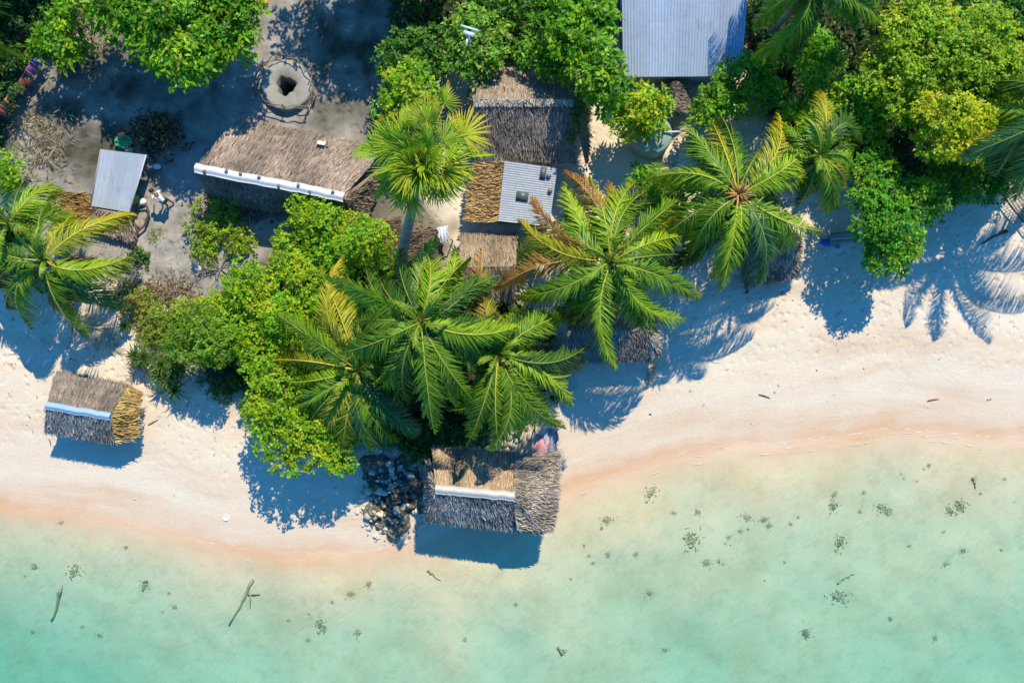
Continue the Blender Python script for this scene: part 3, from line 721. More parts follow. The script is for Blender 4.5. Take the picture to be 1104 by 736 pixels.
palm('tallest coconut palm of the beach clump, broad crown left of centre', 454, 347, 8.6,
  [(457,262,'l'),(508,276,'g'),(352,299,'l'),(408,290,'d'),(365,381,'g'),(413,416,'l'),(468,466,'g'),(512,433,'g'),(557,352,'l'),(492,326,'g'),(430,268,'d'),(380,345,'g'),(440,437,'d'),(494,402,'d'),(530,392,'d'),(425,318,'g')], base=(476,360), seed=1, low_tone='d')
palm('coconut palm whose yellow-green fronds hang over the roof of the overwater hut', 537, 381, 6.6,
  [(524,290,'l'),(612,340,'g'),(640,366,'d'),(632,391,'d'),(617,437,'l'),(608,461,'g'),(577,466,'y'),(538,482,'l'),(503,482,'g'),(529,484,'g'),(478,441,'g'),(482,372,'y'),(510,455,'o'),(490,320,'y'),(552,335,'g'),(590,352,'d'),(519,268,'o'),(560,470,'l'),(590,455,'g')], seed=2, low_tone='g', extra=11, low=(.55,.8))
palm('big coconut palm with orange dead frond tips beside the corrugated shed', 658, 282, 7.0,
  [(635,190,'l'),(614,222,'g'),(560,237,'y'),(576,273,'y'),(609,186,'o'),(657,195,'o'),(659,240,'g'),(687,195,'l'),(737,212,'g'),(739,238,'y'),(746,255,'l'),(737,274,'d'),(755,321,'g'),(739,343,'g'),(694,356,'l'),(664,395,'g'),(648,330,'l'),(560,320,'g'),(614,350,'g'),(536,311,'o'),(575,215,'o'),(700,205,'g')], seed=3)
palm('coconut palm with a bare orange-brown heart at the right edge of the village', 796, 210, 7.4,
  [(775,121,'g'),(838,122,'y'),(880,148,'l'),(893,198,'l'),(702,192,'l'),(738,131,'g'),(767,130,'y'),(741,254,'g'),(742,284,'g'),(768,299,'l'),(779,311,'l'),(808,245,'l'),(832,277,'d'),(888,249,'l'),(857,265,'g'),(840,214,'g'),(820,306,'b')], seed=4, heart=16, nuts=6, inner=0, extra=9)
palm('smaller yellowish coconut palm growing through the bushes right of the palm with the brown heart', 884, 168, 7.6,
  [(887,98,'y'),(850,158,'l'),(913,204,'y'),(920,182,'l'),(928,150,'d'),(917,128,'g'),(846,178,'y'),(893,228,'g'),(866,212,'d'),(870,120,'g'),(905,225,'g')], seed=5, Lf=3.4, extra=6, low=(.6,.8))
palm('coconut palm with long arching fronds above the small beach hut', 47, 282, 5.5,
  [(60,204,'g'),(28,216,'g'),(141,231,'y'),(138,277,'l'),(81,232,'y'),(97,328,'l'),(92,366,'g'),(33,356,'l'),(7,333,'g'),(-14,286,'g'),(46,318,'g'),(15,245,'b'),(-10,250,'g'),(112,287,'o'),(-2,310,'b'),(75,345,'d')], seed=6, Lf=4.6, extra=1, low_tone='b', low=(.5,.75))
palm('blue-green coconut palm cut by the left edge of the picture', 10, 242, 5.6,
  [(58,196,'l'),(-20,190,'b'),(-60,240,'b'),(22,282,'b'),(-30,290,'b'),(-5,172,'d'),(30,262,'b'),(45,235,'b')], base=(2,236), seed=7, Lf=3.6, extra=5, low_tone='b', nuts=2)
palm('low coconut palm spreading dark fronds over the shore bushes', 386, 399, 5.6,
  [(297,338,'g'),(292,388,'y'),(300,410,'l'),(313,438,'g'),(356,471,'l'),(328,463,'g'),(398,489,'l'),(430,476,'g'),(369,488,'y'),(345,466,'y'),(345,290,'y'),(367,279,'y'),(387,322,'g'),(357,343,'g'),(415,485,'b'),(450,465,'b'),(330,360,'d')], seed=8, low_tone='d', extra=12, low=(.6,.85))
palm('coconut palm at the top edge beside the blue metal roof', 878, -14, 8.6,
  [(812,28,'g'),(858,38,'l'),(906,16,'b'),(948,24,'g'),(836,12,'b'),(800,-40,'g'),(880,26,'b'),(925,20,'b'),(960,-30,'g'),(840,-80,'g'),(900,-100,'g'),(870,-95,'g'),(935,-80,'g')], seed=9, low_tone='b', extra=5, low=(.55,.75))
palm('coconut palm reaching in from beyond the right edge', 1152, 118, 7.6,
  [(1042,168,'b'),(1060,88,'d'),(1075,188,'b'),(1110,40,'g'),(1180,20,'g'),(1250,60,'g'),(1290,130,'g'),(1260,190,'g'),(1200,235,'g'),(1130,230,'g'),(1095,215,'b')], seed=10, low_tone='g', extra=7)
palm('shaded coconut palm in the dark top left corner', -28, 30, 4.2,
  [(5,-25,'d'),(12,8,'d'),(-8,70,'d'),(-30,90,'b'),(-70,60,'d'),(-60,-20,'d'),(8,40,'d'),(-15,-40,'d')], seed=12, Lf=2.4, extra=4, nuts=0)

# dry fronds on the sand
def loose_frond(label, pts, tone, seed, lmax=.9, roll=0., bare=0.):
    rg = np.random.default_rng(seed); a, b = G(*pts[0]), G(*pts[1]); a[2] += .08; b[2] += .08
    f = frond_mesh(a, b, .12, tone, rg, 24., 1.4, .10, lmax, roll, bare=bare)
    o = f.build('fallen_frond', M_FROND); tag(o, label, 'dead frond')
loose_frond('bleached white palm frond lying on the sand under the left palm', ((72,338),(132,380)), 'w', 1, 1.25)
loose_frond('short dry tan frond on the sand beside the palm-covered hut', ((706,388),(697,418)), 'w', 2, .45)
loose_frond('thin stripped dry frond on the sand above the small beach hut', ((62,318),(72,378)), 'w', 3, .3, 0, .6)

# ------------------------------------------------------------------ leaning fan palm
def fan_palm():
    rg = np.random.default_rng(77); h = 10.5; top = P(455, 176, h); base = G(427, 300)
    t = empty('fan_palm', base, 'leaning fan palm with bright lime fan leaves and orange tips over the long thatched house', 'palm tree')
    b = base.copy(); b[2] -= .3
    trunk_mesh(b, top-[0,0,.2], .48, .19, (.56,.43,.33), .1, rg).build('trunk', M_BARK, t)
    m = MB()
    for i in range(40):
        a = rg.uniform(0, 2*PI); r = rg.uniform(.5, .85); e = base + [math.cos(a)*r, math.sin(a)*r, 0]; e[2] = gz(e)+.02
        m.tube([base+[math.cos(a)*.3, math.sin(a)*.3, .55*rg.random()+.1], e], [.035,.02], np.array((.36,.22,.15))*rg.uniform(.6,1.2), 4)
    m.build('root_skirt', M_BARK, t)
    spec = []
    for k in range(46):
        spec.append((k*2.39996 + rg.normal(0,.45), (k+.5)/46))
    for a, q in spec:
        el = math.radians(80 - 100*q**.8 + rg.normal(0, 9))
        pl = (.45 + 1.05*q**.6)*rg.uniform(.65, 1.25)*(1 + .75*max(0, math.sin(a)) - .1*max(0, -math.sin(a)))
        d = np.array([math.cos(a)*math.cos(el), math.sin(a)*math.cos(el), math.sin(el)])
        hub = top + d*pl + np.array([0,0,-.25*q])
        mb = MB()
        tone = np.array((.25,.40,.016))*rg.uniform(.75,1.25)
        if rg.random() < .4: tone = np.array((.44,.48,.02))
        tip_o = rg.random() < .2 + .35*q
        mb.tube([top, (top+hub)/2+[0,0,.1], hub], [.035,.028,.022], (.42,.46,.07), 5)
        f = d.copy(); f[2] -= .25 + .55*q; f /= np.linalg.norm(f)
        s = np.cross(f, [0,0,1.]); s /= np.linalg.norm(s)+1e-9; u = np.cross(s, f)
        rl = rg.normal(0, .55); s, u = s*math.cos(rl)+u*math.sin(rl), u*math.cos(rl)-s*math.sin(rl)
        n = 24; R = rg.uniform(1.0, 1.4)
        for i in range(n):
            th = -1.75 + 3.5*(i+.5)/n + rg.normal(0,.03); half = 3.5/n*.5*.85
            L = R*(1 - .3*(abs(th)/1.75)**2)*rg.uniform(.85, 1.1)
            cup = .32*abs(math.sin(th))
            nz = lambda v: v/np.linalg.norm(v)
            c0 = nz(f*math.cos(th) + s*math.sin(th) + u*cup)
            e1 = nz(f*math.cos(th-half) + s*math.sin(th-half) + u*cup); e2 = nz(f*math.cos(th+half) + s*math.sin(th+half) + u*cup)
            k1_, k2_ = .42*L, .78*L; dn = np.array([0,0,-1.])*rg.uniform(.05,.3)*L
            V = [hub, hub+e1*k1_ - u*.02, hub+c0*k1_ + u*.025, hub+e2*k1_ - u*.02,
                 hub+(e1*.6+c0*.4)*k2_ + dn*.25 - u*.01, hub+c0*k2_ + u*.015 + dn*.25, hub+(e2*.6+c0*.4)*k2_ + dn*.25 - u*.01, hub+c0*L*1.05 + dn]
            cc = tone*rg.uniform(.75,1.25); ct = np.array((.52,.34,.03)) if tip_o else cc*1.35
            cm = cc*.5+ct*.5 if tip_o else cc*1.1
            mb.add(V, [(0,1,2),(0,2,3),(1,4,5,2),(2,5,6,3),(4,7,5),(5,7,6)], np.array([cc*.8, cc, cc*1.05, cc, cm, cm, cm, ct]))
        mb.build('fan_leaf', M_FROND, t)
fan_palm()

# ------------------------------------------------------------------ broad-leaved trees
LEAF_COUNT = [0]
def leaf_cloud(mb, C, nrm, k, L, asp, col, var, rg, tilt=.5):
    """k leaves radiating from every cluster centre C with axis nrm"""
    n = len(C); k_ = k
    C = np.repeat(C, k_, 0); Nn = np.repeat(nrm, k_, 0); m = len(C)
    ref = rg.normal(size=(m, 3)); S = np.cross(Nn, ref); S /= np.linalg.norm(S, axis=1)[:,None]+1e-9
    el = rg.normal(tilt, .28, m)[:,None]
    d = S*np.cos(el) + Nn*np.sin(el)
    l = (L*rg.uniform(.55, 1.4, m))[:,None]; w = l*asp*rg.uniform(.85,1.15,(m,1))
    W = np.cross(d, Nn) + rg.normal(0,.25,(m,3)); W /= np.linalg.norm(W, axis=1)[:,None]+1e-9
    U = np.cross(W, d); 
    b = C + d*l*.12 + Nn*(rg.normal(0,.35,m)[:,None]*L)
    droop = np.array([0,0,-1.])*l*rg.uniform(.0,.35,(m,1))
    V = np.stack([b, b+d*l*.48+W*w*.5+U*w*.10, b+d*l+droop, b+d*l*.48-W*w*.5+U*w*.10], 1).reshape(-1, 3)
    f = rg.lognormal(0, var, m)[:,None]; fc = np.repeat(rg.lognormal(0, var*.8, n), k_)[:,None]
    hue = np.repeat(rg.normal(0, .10, n), k_)[:,None] + rg.normal(0,.05,(m,1))
    cc = np.asarray(col)*f*fc*(1 + hue*np.array([1.2, .2, -.8]))
    odd = rg.random(m) < .025; cc[odd] = np.array((.42,.33,.05))*rg.uniform(.5,1.2,(int(odd.sum()),1))
    mb.add(V, np.arange(m*4).reshape(m, 4), np.repeat(np.clip(cc, .004, .6), 4, 0))
    LEAF_COUNT[0] += m
def crown_mesh(lobes, col, L, asp, k, rg, cover=1.5, var=.22, flat=.8, tilt=.3, sub=1.0, col2=None):
    mb = MB(); centres = []; col = np.asarray(col)*np.array([1.30,1.17,1.0])
    if col2 is not None: col2 = np.asarray(col2)*np.array([1.30,1.17,1.0])
    for lb in lobes:
        px, py, rp, h = lb[:4]
        R = rp/20*(H-h)/H; rv = R*flat
        rv = min(rv, (h-.3)*.6)
        c = P(px, py, h-rv*.6); c[2] = h-rv
        centres.append((c, R))
        ns = int((5 + 5.0*R*R)*sub)
        u = rg.random(ns); a = np.arange(ns)*2.39996 + rg.random(); ct = 1 - u*1.15
        st = np.sqrt(np.maximum(0, 1-np.minimum(ct*ct, 1)))
        dirs = np.stack([st*np.cos(a), st*np.sin(a), ct], 1)
        rr = rg.uniform(.60, .86, ns)[:,None]
        sc_ = c + dirs*rr*np.array([R, R, rv])
        rs = (.24*R+.20)*rg.uniform(.65, 1.25, ns)
        lobe_f = rg.lognormal(0, .12, ns)
        for q, r_, lf in zip(sc_, rs, lobe_f):
            nc = max(4, int(cover*3.6*r_*r_/(L*L)*(8/k)*(.45/asp)*.55))
            v = rg.normal(size=(nc, 3)); v /= np.linalg.norm(v, axis=1)[:,None]
            v[:,2] = np.abs(v[:,2])*1.0 - .22; v /= np.linalg.norm(v, axis=1)[:,None]
            pos = q + v*r_*rg.uniform(.7, 1.08, nc)[:,None]*np.array([1,1,.85])
            axis = v*.5 + np.array([0,.12,1.0]); axis /= np.linalg.norm(axis, axis=1)[:,None]
            cl = np.asarray(col)*lf
            if col2 is not None and rg.random() < .35: cl = np.asarray(col2)*lf
            leaf_cloud(mb, pos, axis, k, L, asp, cl, var, rg, tilt)
        # inner leaves
        nc = int(6*R*R/(L*L)/k*.6)
        v = rg.normal(size=(nc,3)); v /= np.linalg.norm(v, axis=1)[:,None]; v *= rg.uniform(.1,.72,nc)[:,None]; v[:,2] = v[:,2]*.8
        leaf_cloud(mb, c + v*np.array([R,R,rv]), np.tile([0,0,1.],(nc,1)) + rg.normal(0,.3,(nc,3)), k, L*1.1, asp, np.asarray(col)*.85, var, rg, tilt)
    return mb, centres
def tree(label, lobes, col, L=.2, asp=.5, k=8, seed=0, name='broadleaf_tree', cat='tree', cover=1.5, var=.24, flat=.8, tilt=.28, group='broad-leaved trees', sub=1.0, col2=None, trunk=.16):
    rg = np.random.default_rng(seed+1000)
    mb, cs = crown_mesh(lobes, col, L, asp, k, rg, cover, var, flat, tilt, sub, col2)
    wts = np.array([r for _, r in cs]); mean = sum(c*r for c, r in cs)/wts.sum()
    b = np.array([mean[0], mean[1], gz(mean)])
    t = empty(name, b, label, cat, group)
    mb.build('crown', M_LEAF, t)
    m = MB(); col_b = (.16,.12,.085)
    fork = np.array([mean[0], mean[1], b[2] + (mean[2]-b[2])*.5])
    m.tube([b-[0,0,.25], b*.5+fork*.5+rg.normal(0,.06,3), fork], [trunk*1.35, trunk, trunk*.85], col_b, 8)
    for c, r in cs:
        e = c + np.array([0,0,.25*r]); mid = fork*.5+e*.5 + np.array([0,0,-.1]) + rg.normal(0,.1,3)
        m.tube([fork-[0,0,.08], mid, e], [trunk*.7, trunk*.45, trunk*.2], col_b, 6)
        for i in range(4):
            v = rg.normal(size=3); v[2] = abs(v[2])*.6; v /= np.linalg.norm(v)
            m.tube([mid*.4+e*.6, e + v*r*.65], [trunk*.28, trunk*.08], col_b, 5)
    m.build('trunk', M_BARK, t)
    return t
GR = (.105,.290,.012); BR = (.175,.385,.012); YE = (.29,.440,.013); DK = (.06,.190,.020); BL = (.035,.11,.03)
tree('broad bright-green tree with star leaves at the top edge above the yard', [(140,6,46,6.8),(190,28,52,7.4),(240,12,44,7.0),(215,45,34,6.4),(165,-35,60,7.4),(235,-40,55,7.3),(110,-20,40,6.3),(258,40,22,6.0)], GR, .30, .42, 8, 1, col2=BR, var=.3)
tree('small green tree standing alone above the clothes line', [(58,42,26,4.2),(75,55,20,3.8),(42,55,16,3.6),(72,14,22,4.0)], GR, .28, .42, 8, 2, var=.3, col2=BR)
tree('bright bush at the left edge below the straw litter', [(2,182,20,2.4),(12,196,14,2.0)], BR, .2, .5, 8, 3, name='bush', cat='bush', group='bushes', trunk=.07)
tree('lime-green round tree touching the top of the fan palm', [(440,95,30,5.0),(425,118,22,4.4),(455,112,22,4.6),(430,82,20,4.6),(450,132,16,4)], BR, .17, .55, 8, 4, col2=YE)
tree('round tree with a white lamp post rising through it', [(510,38,30,5.0),(492,62,20,4.4),(528,62,20,4.4),(535,38,16,4.2),(500,25,18,4.4),(512,72,18,4.2)], (.13,.32,.03), .22, .5, 8, 5, var=.35, col2=(.19,.36,.06))
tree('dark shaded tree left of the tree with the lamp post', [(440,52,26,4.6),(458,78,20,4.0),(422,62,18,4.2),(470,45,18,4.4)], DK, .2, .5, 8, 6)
tree('spreading tree with large glossy leaves between the thatched house and the metal roof', [(622,28,34,6.6),(642,60,28,6.8),(606,66,24,5.0),(655,85,24,7.0),(574,58,20,4.2),(630,-5,34,6.6),(652,20,18,6.6),(590,74,14,3.9),(668,98,16,6.4),(640,92,18,5.4),(612,45,22,5.4),(648,106,16,6.0)], GR, .28, .42, 8, 7, col2=BR, var=.28)
tree('compact round tree leaning over the green water tank', [(688,112,26,4.4),(700,122,22,4.2),(672,124,18,3.9),(690,130,20,3.9),(708,112,14,4.0)], (.18,.38,.018), .26, .4, 8, 8, var=.25, col2=YE)
tree('dense lime tree below the long thatched house', [(345,240,34,4.2),(380,262,34,4.2),(318,262,24,3.8),(405,285,24,3.8),(355,285,30,3.8),(330,225,20,3.8),(400,258,22,3.9)], BR, .15, .6, 8, 9, col2=YE)
tree('sparse yellowish bush at the edge of the yard path', [(232,228,20,2.0),(248,212,12,1.9),(218,250,18,1.9),(245,255,20,2.0),(262,262,14,1.8),(222,272,14,1.6)], (.20,.33,.02), .15, .5, 8, 10, name='bush', cat='bush', group='bushes', cover=.9, trunk=.06)
tree('wide lime-green tree in the middle of the shore thicket', [(270,310,34,4.4),(300,345,36,4.6),(255,350,34,4.2),(320,310,28,4.2),(285,382,32,4.2),(232,332,20,3.6),(340,335,24,4.2),(330,372,26,4.2),(310,285,20,3.8),(240,375,20,3.6)], BR, .15, .6, 8, 11, col2=YE)
tree('rounded yellow-green tree at the front of the shore thicket above the beach', [(300,430,32,5.1),(330,455,30,5.1),(290,465,24,4.7),(345,488,24,4.7),(310,492,22,4.5),(365,470,20,4.5),(282,402,22,4.7),(275,435,16,4.3),(350,425,26,4.9),(368,500,16,3.9)], (.19,.39,.014), .16, .6, 8, 12, col2=YE)
tree('fresh green tree with rosette leaves right of the blue metal roof', [(865,55,22,4.4),(885,48,16,4.4),(895,62,14,4.2),(878,72,16,4.0),(848,52,14,4.0)], (.14,.39,.018), .30, .38, 8, 13, var=.22, flat=.6)
tree('huge tree with fine yellow-green leaves filling the top right', [(1000,50,46,7.6),(1045,68,42,7.2),(970,85,40,6.8),(1060,40,40,7.2),(985,112,30,6.2),(985,25,34,7.0),(1085,75,30,6.6),(955,55,22,6.0),(1000,15,30,7.0)], (.21,.39,.014), .17, .55, 8, 14, col2=(.28,.43,.016))
tree('glowing yellow tree at the foot of the huge tree on the right', [(1030,130,36,7.4),(1010,146,26,6.6),(1056,138,24,6.8),(1040,158,24,6.2),(1005,124,22,7)], (.42,.50,.012), .17, .55, 8, 15, col2=(.29,.44,.013))
tree('yellow-green tree behind the smaller yellowish palm', [(900,105,30,5.2),(925,125,26,5.0),(882,88,18,4.8),(940,108,20,4.8),(870,130,20,4.4),(945,140,16,4.2),(905,140,22,4.4),(855,120,16,4.2)], (.21,.39,.014), .17, .55, 8, 16, col2=GR)
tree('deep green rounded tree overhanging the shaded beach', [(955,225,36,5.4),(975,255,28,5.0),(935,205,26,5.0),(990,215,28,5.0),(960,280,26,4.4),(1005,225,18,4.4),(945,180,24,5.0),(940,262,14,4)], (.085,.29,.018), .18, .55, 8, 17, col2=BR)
tree('mid-green tree between the metal roof and the palm with the brown heart', [(790,85,24,4.4),(815,72,20,4.4),(775,108,22,4.2),(808,105,24,4.2),(832,98,18,4.0),(760,125,16,3.8)], GR, .18, .5, 8, 18, col2=BR)
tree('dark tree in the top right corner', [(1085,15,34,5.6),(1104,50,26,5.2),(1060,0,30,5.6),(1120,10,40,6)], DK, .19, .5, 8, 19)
tree('low bright bush between the two big palms', [(705,200,20,2.6),(722,210,14,2.4),(690,192,14,2.4),(715,222,14,2.2)], (.14,.35,.018), .22, .35, 8, 20, name='bush', cat='bush', group='bushes', trunk=.07)
tree('shrubby tree at the right edge above the shaded sand', [(1050,190,28,4.0),(1085,178,28,4.0),(1020,185,24,4.0),(1105,160,28,4.2),(1030,212,16,3.2),(1070,200,20,3.4)], DK, .16, .5, 8, 21, col2=GR)
tree('dark tree at the top edge behind the planted tub', [(560,8,26,4.2),(585,25,20,4.0),(535,-5,26,4.4),(520,12,18,4.0),(600,0,20,4.2)], DK, .22, .45, 8, 22, col2=GR)
tree('yellow bush planted in the round dark tub', [(547,38,9,1.5),(552,32,7,1.4)], YE, .18, .5, 8, 23, name='bush', cat='bush', group='bushes', trunk=.04)
tree('dry olive shrub above the small beach hut', [(150,332,20,1.6),(175,345,22,1.7),(198,335,18,1.6),(135,315,14,1.3),(165,362,20,1.6),(190,362,18,1.6)], (.17,.27,.03), .14, .4, 8, 24, name='bush', cat='bush', group='bushes', cover=1.1, trunk=.05, var=.35, col2=(.26,.26,.07))
tree('green bushy tree between the dry olive shrub and the shore thicket', [(212,352,26,5.0),(230,372,22,4.8),(198,370,20,4.5),(215,385,16,4.2)], (.14,.29,.02), .15, .5, 8, 25)
tree('small olive bush on the sand at the foot of the front thicket', [(240,420,14,1.0),(255,412,12,1.1),(226,412,10,.9)], (.13,.17,.025), .13, .45, 8, 26, name='bush', cat='bush', group='bushes', trunk=.04)
tree('small green bush beside the wooden frame in the yard', [(150,276,12,1.2),(143,284,9,1.0)], (.06,.14,.03), .16, .5, 8, 27, name='bush', cat='bush', group='bushes', trunk=.04)
tree('low dark bush in the shade behind the overwater hut', [(455,480,22,1.8),(480,470,18,1.8),(430,470,18,1.8),(510,468,16,1.6)], (.06,.14,.016), .16, .5, 8, 28, name='bush', cat='bush', group='bushes', trunk=.05)
tree('big shade tree just above the yard beyond the top edge', [(395,-112,62,8.2),(440,-100,58,8.0),(345,-120,45,7.6),(420,-165,60,8.4),(480,-120,40,7.6)], GR, .26, .45, 8, 29, cover=.85)
tree('tall tree beyond the top left corner', [(-10,-150,62,8.0),(-70,-90,65,7.6),(-40,-210,70,8),(150,-130,40,7.8),(185,-150,45,8)], DK, .26, .45, 8, 30, cover=.85)
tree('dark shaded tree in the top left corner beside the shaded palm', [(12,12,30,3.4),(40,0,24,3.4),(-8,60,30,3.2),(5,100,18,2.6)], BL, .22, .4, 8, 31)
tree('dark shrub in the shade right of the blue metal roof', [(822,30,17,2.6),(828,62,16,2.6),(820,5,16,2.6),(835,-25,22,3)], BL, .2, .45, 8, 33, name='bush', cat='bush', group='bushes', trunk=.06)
tree('creeper bush climbing the right hip of the weathered thatched house', [(624,96,8,4.6),(626,112,8,4.3),(622,128,7,3.9),(619,146,5,3.5)], (.12,.19,.03), .14, .5, 8, 32, name='vine', cat='vine', group=None, cover=.8, trunk=.03)

# undergrowth: leafy ground cover nobody could count
def undergrowth():
    rg = np.random.default_rng(55); mb = MB()
    polys = [([(835,20),(960,-40),(1130,-40),(1130,195),(1040,190),(900,190),(840,150),(815,110)], 900), ([(420,-30),(640,-30),(640,20),(560,60),(500,75),(430,110)], 380),
             ([(215,320),(300,290),(420,300),(590,330),(600,430),(560,460),(460,465),(360,470),(280,440),(230,390)], 800), ([(-40,-40),(60,-40),(30,20),(25,100),(0,160),(-40,160)], 160), ([(690,205),(780,180),(820,250),(720,270)], 120)]
    for poly, n in polys:
        poly = np.array(poly, float); lo, hi = poly.min(0), poly.max(0); pts = []
        while len(pts) < n:
            p = lo + rg.random(2)*(hi-lo); ins = False
            for i in range(len(poly)):
                (x0,y0),(x1,y1) = poly[i], poly[(i+1) % len(poly)]
                if (y0 > p[1]) != (y1 > p[1]) and p[0] < (x1-x0)*(p[1]-y0)/(y1-y0)+x0: ins = not ins
            if ins: pts.append(p)
        C = np.array([G(*p) for p in pts]); C[:,2] += rg.uniform(.1, .9, n)
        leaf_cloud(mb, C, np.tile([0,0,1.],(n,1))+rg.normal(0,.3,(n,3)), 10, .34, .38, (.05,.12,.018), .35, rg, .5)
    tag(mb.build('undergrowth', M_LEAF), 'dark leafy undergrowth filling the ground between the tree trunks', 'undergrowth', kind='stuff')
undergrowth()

# spiky pandanus plants
def pandanus(label, px, py, r, n, col, seed, h=.5, wid=.06):
    rg = np.random.default_rng(seed); b = G(px, py); t = empty('pandanus_plant', b, label, 'plant', 'spiky pandanus plants')
    heads = [(0,0)] if n < 60 else [(rg.normal(0,.45)*r, rg.normal(0,.45)*r) for _ in range(n//14)]
    for hx, hy in heads:
        mb = MB(); c = b + np.array([hx, hy, h+rg.uniform(0,.5)])
        k = 42
        for i in range(k):
            a = i*2.39996+rg.normal(0,.1); q = (i+.5)/k; el = math.radians(80-75*q); L = r*rg.uniform(.55,.95)*(.6+.4*q)
            d = np.array([math.cos(a)*math.cos(el), math.sin(a)*math.cos(el), math.sin(el)]); s = np.array([-math.sin(a), math.cos(a), 0])
            w_ = wid*rg.uniform(.8,1.2); e = c+d*L; e[2] -= .35*L; mdl = c+d*L*.55
            cc = np.array(col)*rg.lognormal(0,.22)
            mb.add([c-s*w_*.4, c+s*w_*.4, mdl+s*w_*.5, mdl-s*w_*.5, e], [(0,1,2,3),(3,2,4)], [cc*.9,cc*.9,cc,cc,cc*1.2])
        mb.build('leaf_rosette', M_FROND, t)
        m = MB(); m.tube([b-[0,0,.2], (b+c)/2+rg.normal(0,.03,3), c], [.07,.055,.045], (.2,.16,.11), 6); m.build('stem', M_BARK, t)
pandanus('spiky green pandanus at the edge of the sand beside the small beach hut', 190, 402, 1.5, 150, (.085,.155,.02), 1)
pandanus('dark spiky pandanus below the corrugated shed', 560, 275, 1.3, 160, (.05,.11,.025), 2)
pandanus('small spiky pandanus under the bleached frond', 140, 352, .7, 40, (.13,.18,.025), 3)
pandanus('tall spiky pandanus between the smaller beach bushes', 170, 385, 1.1, 80, (.075,.14,.02), 4)

# leafless grey bushes
def dead_bush(label, px, py, r, n, seed, col=(.36,.32,.28)):
    rg = np.random.default_rng(seed); b = G(px, py); mb = MB()
    def grow(p, d, L, rad, dep):
        q = p + d*L; mdl = (p+q)/2 + rg.normal(0,.07*L,3)
        for v in (mdl, q): v[2] = max(v[2], gz(v)+.03)
        mb.tube([p, mdl, q], [rad, rad*.8, rad*.55], np.array(col)*rg.uniform(.6,1.25), 4, cap=False)
        if dep:
            for _ in range(3):
                d2 = d + rg.normal(0,.55,3); d2 /= np.linalg.norm(d2); grow(q if rg.random() < .6 else mdl, d2, L*rg.uniform(.5,.8), rad*.55, dep-1)
    for i in range(n):
        a = 2*PI*i/n + rg.normal(0,.3); d = np.array([math.cos(a), math.sin(a), rg.uniform(.15,.7)]); d /= np.linalg.norm(d)
        grow(b+[0,0,.05], d, r*rg.uniform(.45,.7), .032, 3)
    tag(mb.build('dead_bush', M_BARK), label, 'dead bush', 'leafless grey bushes')
dead_bush('leafless grey twig bush beside the yard path next to the lime thicket', 238, 290, 1.5, 10, 1)
dead_bush('leafless grey twig bush between the left palm and the path end', 128, 292, 1.4, 9, 2)
dead_bush('low dry twig heap at the end of the yard path', 195, 315, 1.2, 8, 3, (.33,.26,.2))
dead_bush('bare twigs lying on the sand between the beach hut and the pandanus', 152, 395, 1.0, 6, 4, (.3,.25,.2))

# ------------------------------------------------------------------ rocks beside the overwater hut
rg = np.random.default_rng(9)
def rock_shape(seed, r):
    m = MB(); m.blob((0,0,0), r, np.array((.56,.51,.42))*np.random.default_rng(seed).uniform(.65,1.3), 9, 13, .55, seed); return m
mound = MB(); c0 = G(424, 534)
nr, na = 64, 120; V = []; r2 = np.random.default_rng(77)
rr_, aa_ = np.meshgrid(np.linspace(0, 1, nr), np.arange(na)*2*PI/na, indexing='ij')
edge = 1 + .16*np.sin(aa_*3+1) + .10*np.sin(aa_*5+2) + .06*np.sin(aa_*11)
mx_ = c0[0] + np.cos(aa_)*rr_*edge*2.0; my_ = c0[1] + np.sin(aa_)*rr_*edge*2.6
rid = lambda q, w_, sd: 1 - 4*np.abs(vnoise(q, w_, sd))
def mound_h(x, y, r):
    lump = .22*rid(x*1.3, y*1.3, 61) + .20*rid(x*3.1+5, y*3.1, 62) + .16*rid(x*6.5, y*6.5+3, 66) + .10*vnoise(x*14, y*14, 63)
    return ground_z(x, y) - .05 - .22*r**6 + np.clip(1-r**2, 0, 1)**.8*(.34 + lump)
mz_ = mound_h(mx_, my_, rr_)
V = np.stack([mx_, my_, mz_], -1).reshape(-1, 3)
ii = np.arange(nr-1)[:,None]*na; jj = np.arange(na)[None,:]; j2_ = (jj+1) % na
lum = (.5 + .9*(vnoise(V[:,0]*3.5, V[:,1]*3.5, 64)+.5)*(vnoise(V[:,0]*9, V[:,1]*9, 65)+.5)*1.6)[:,None]
mound.add(V, np.stack([ii+jj, ii+na+jj, ii+na+j2_, ii+j2_], -1).reshape(-1, 4), np.array((.22,.20,.15))*lum)
tag(mound.build('rock_outcrop', M_ROCK), 'dark jagged coral rock mound on the beach beside the overwater hut', 'rock')
RG_LABEL = 'broken pale coral rock in the jumble on the dark mound beside the overwater hut'
protos = []
for i in range(8):
    r = rg.uniform(.8,1.25,3)*np.array([1,1,.75])
    protos.append(rock_shape(100+i, r).build('coral_rock', M_ROCK))
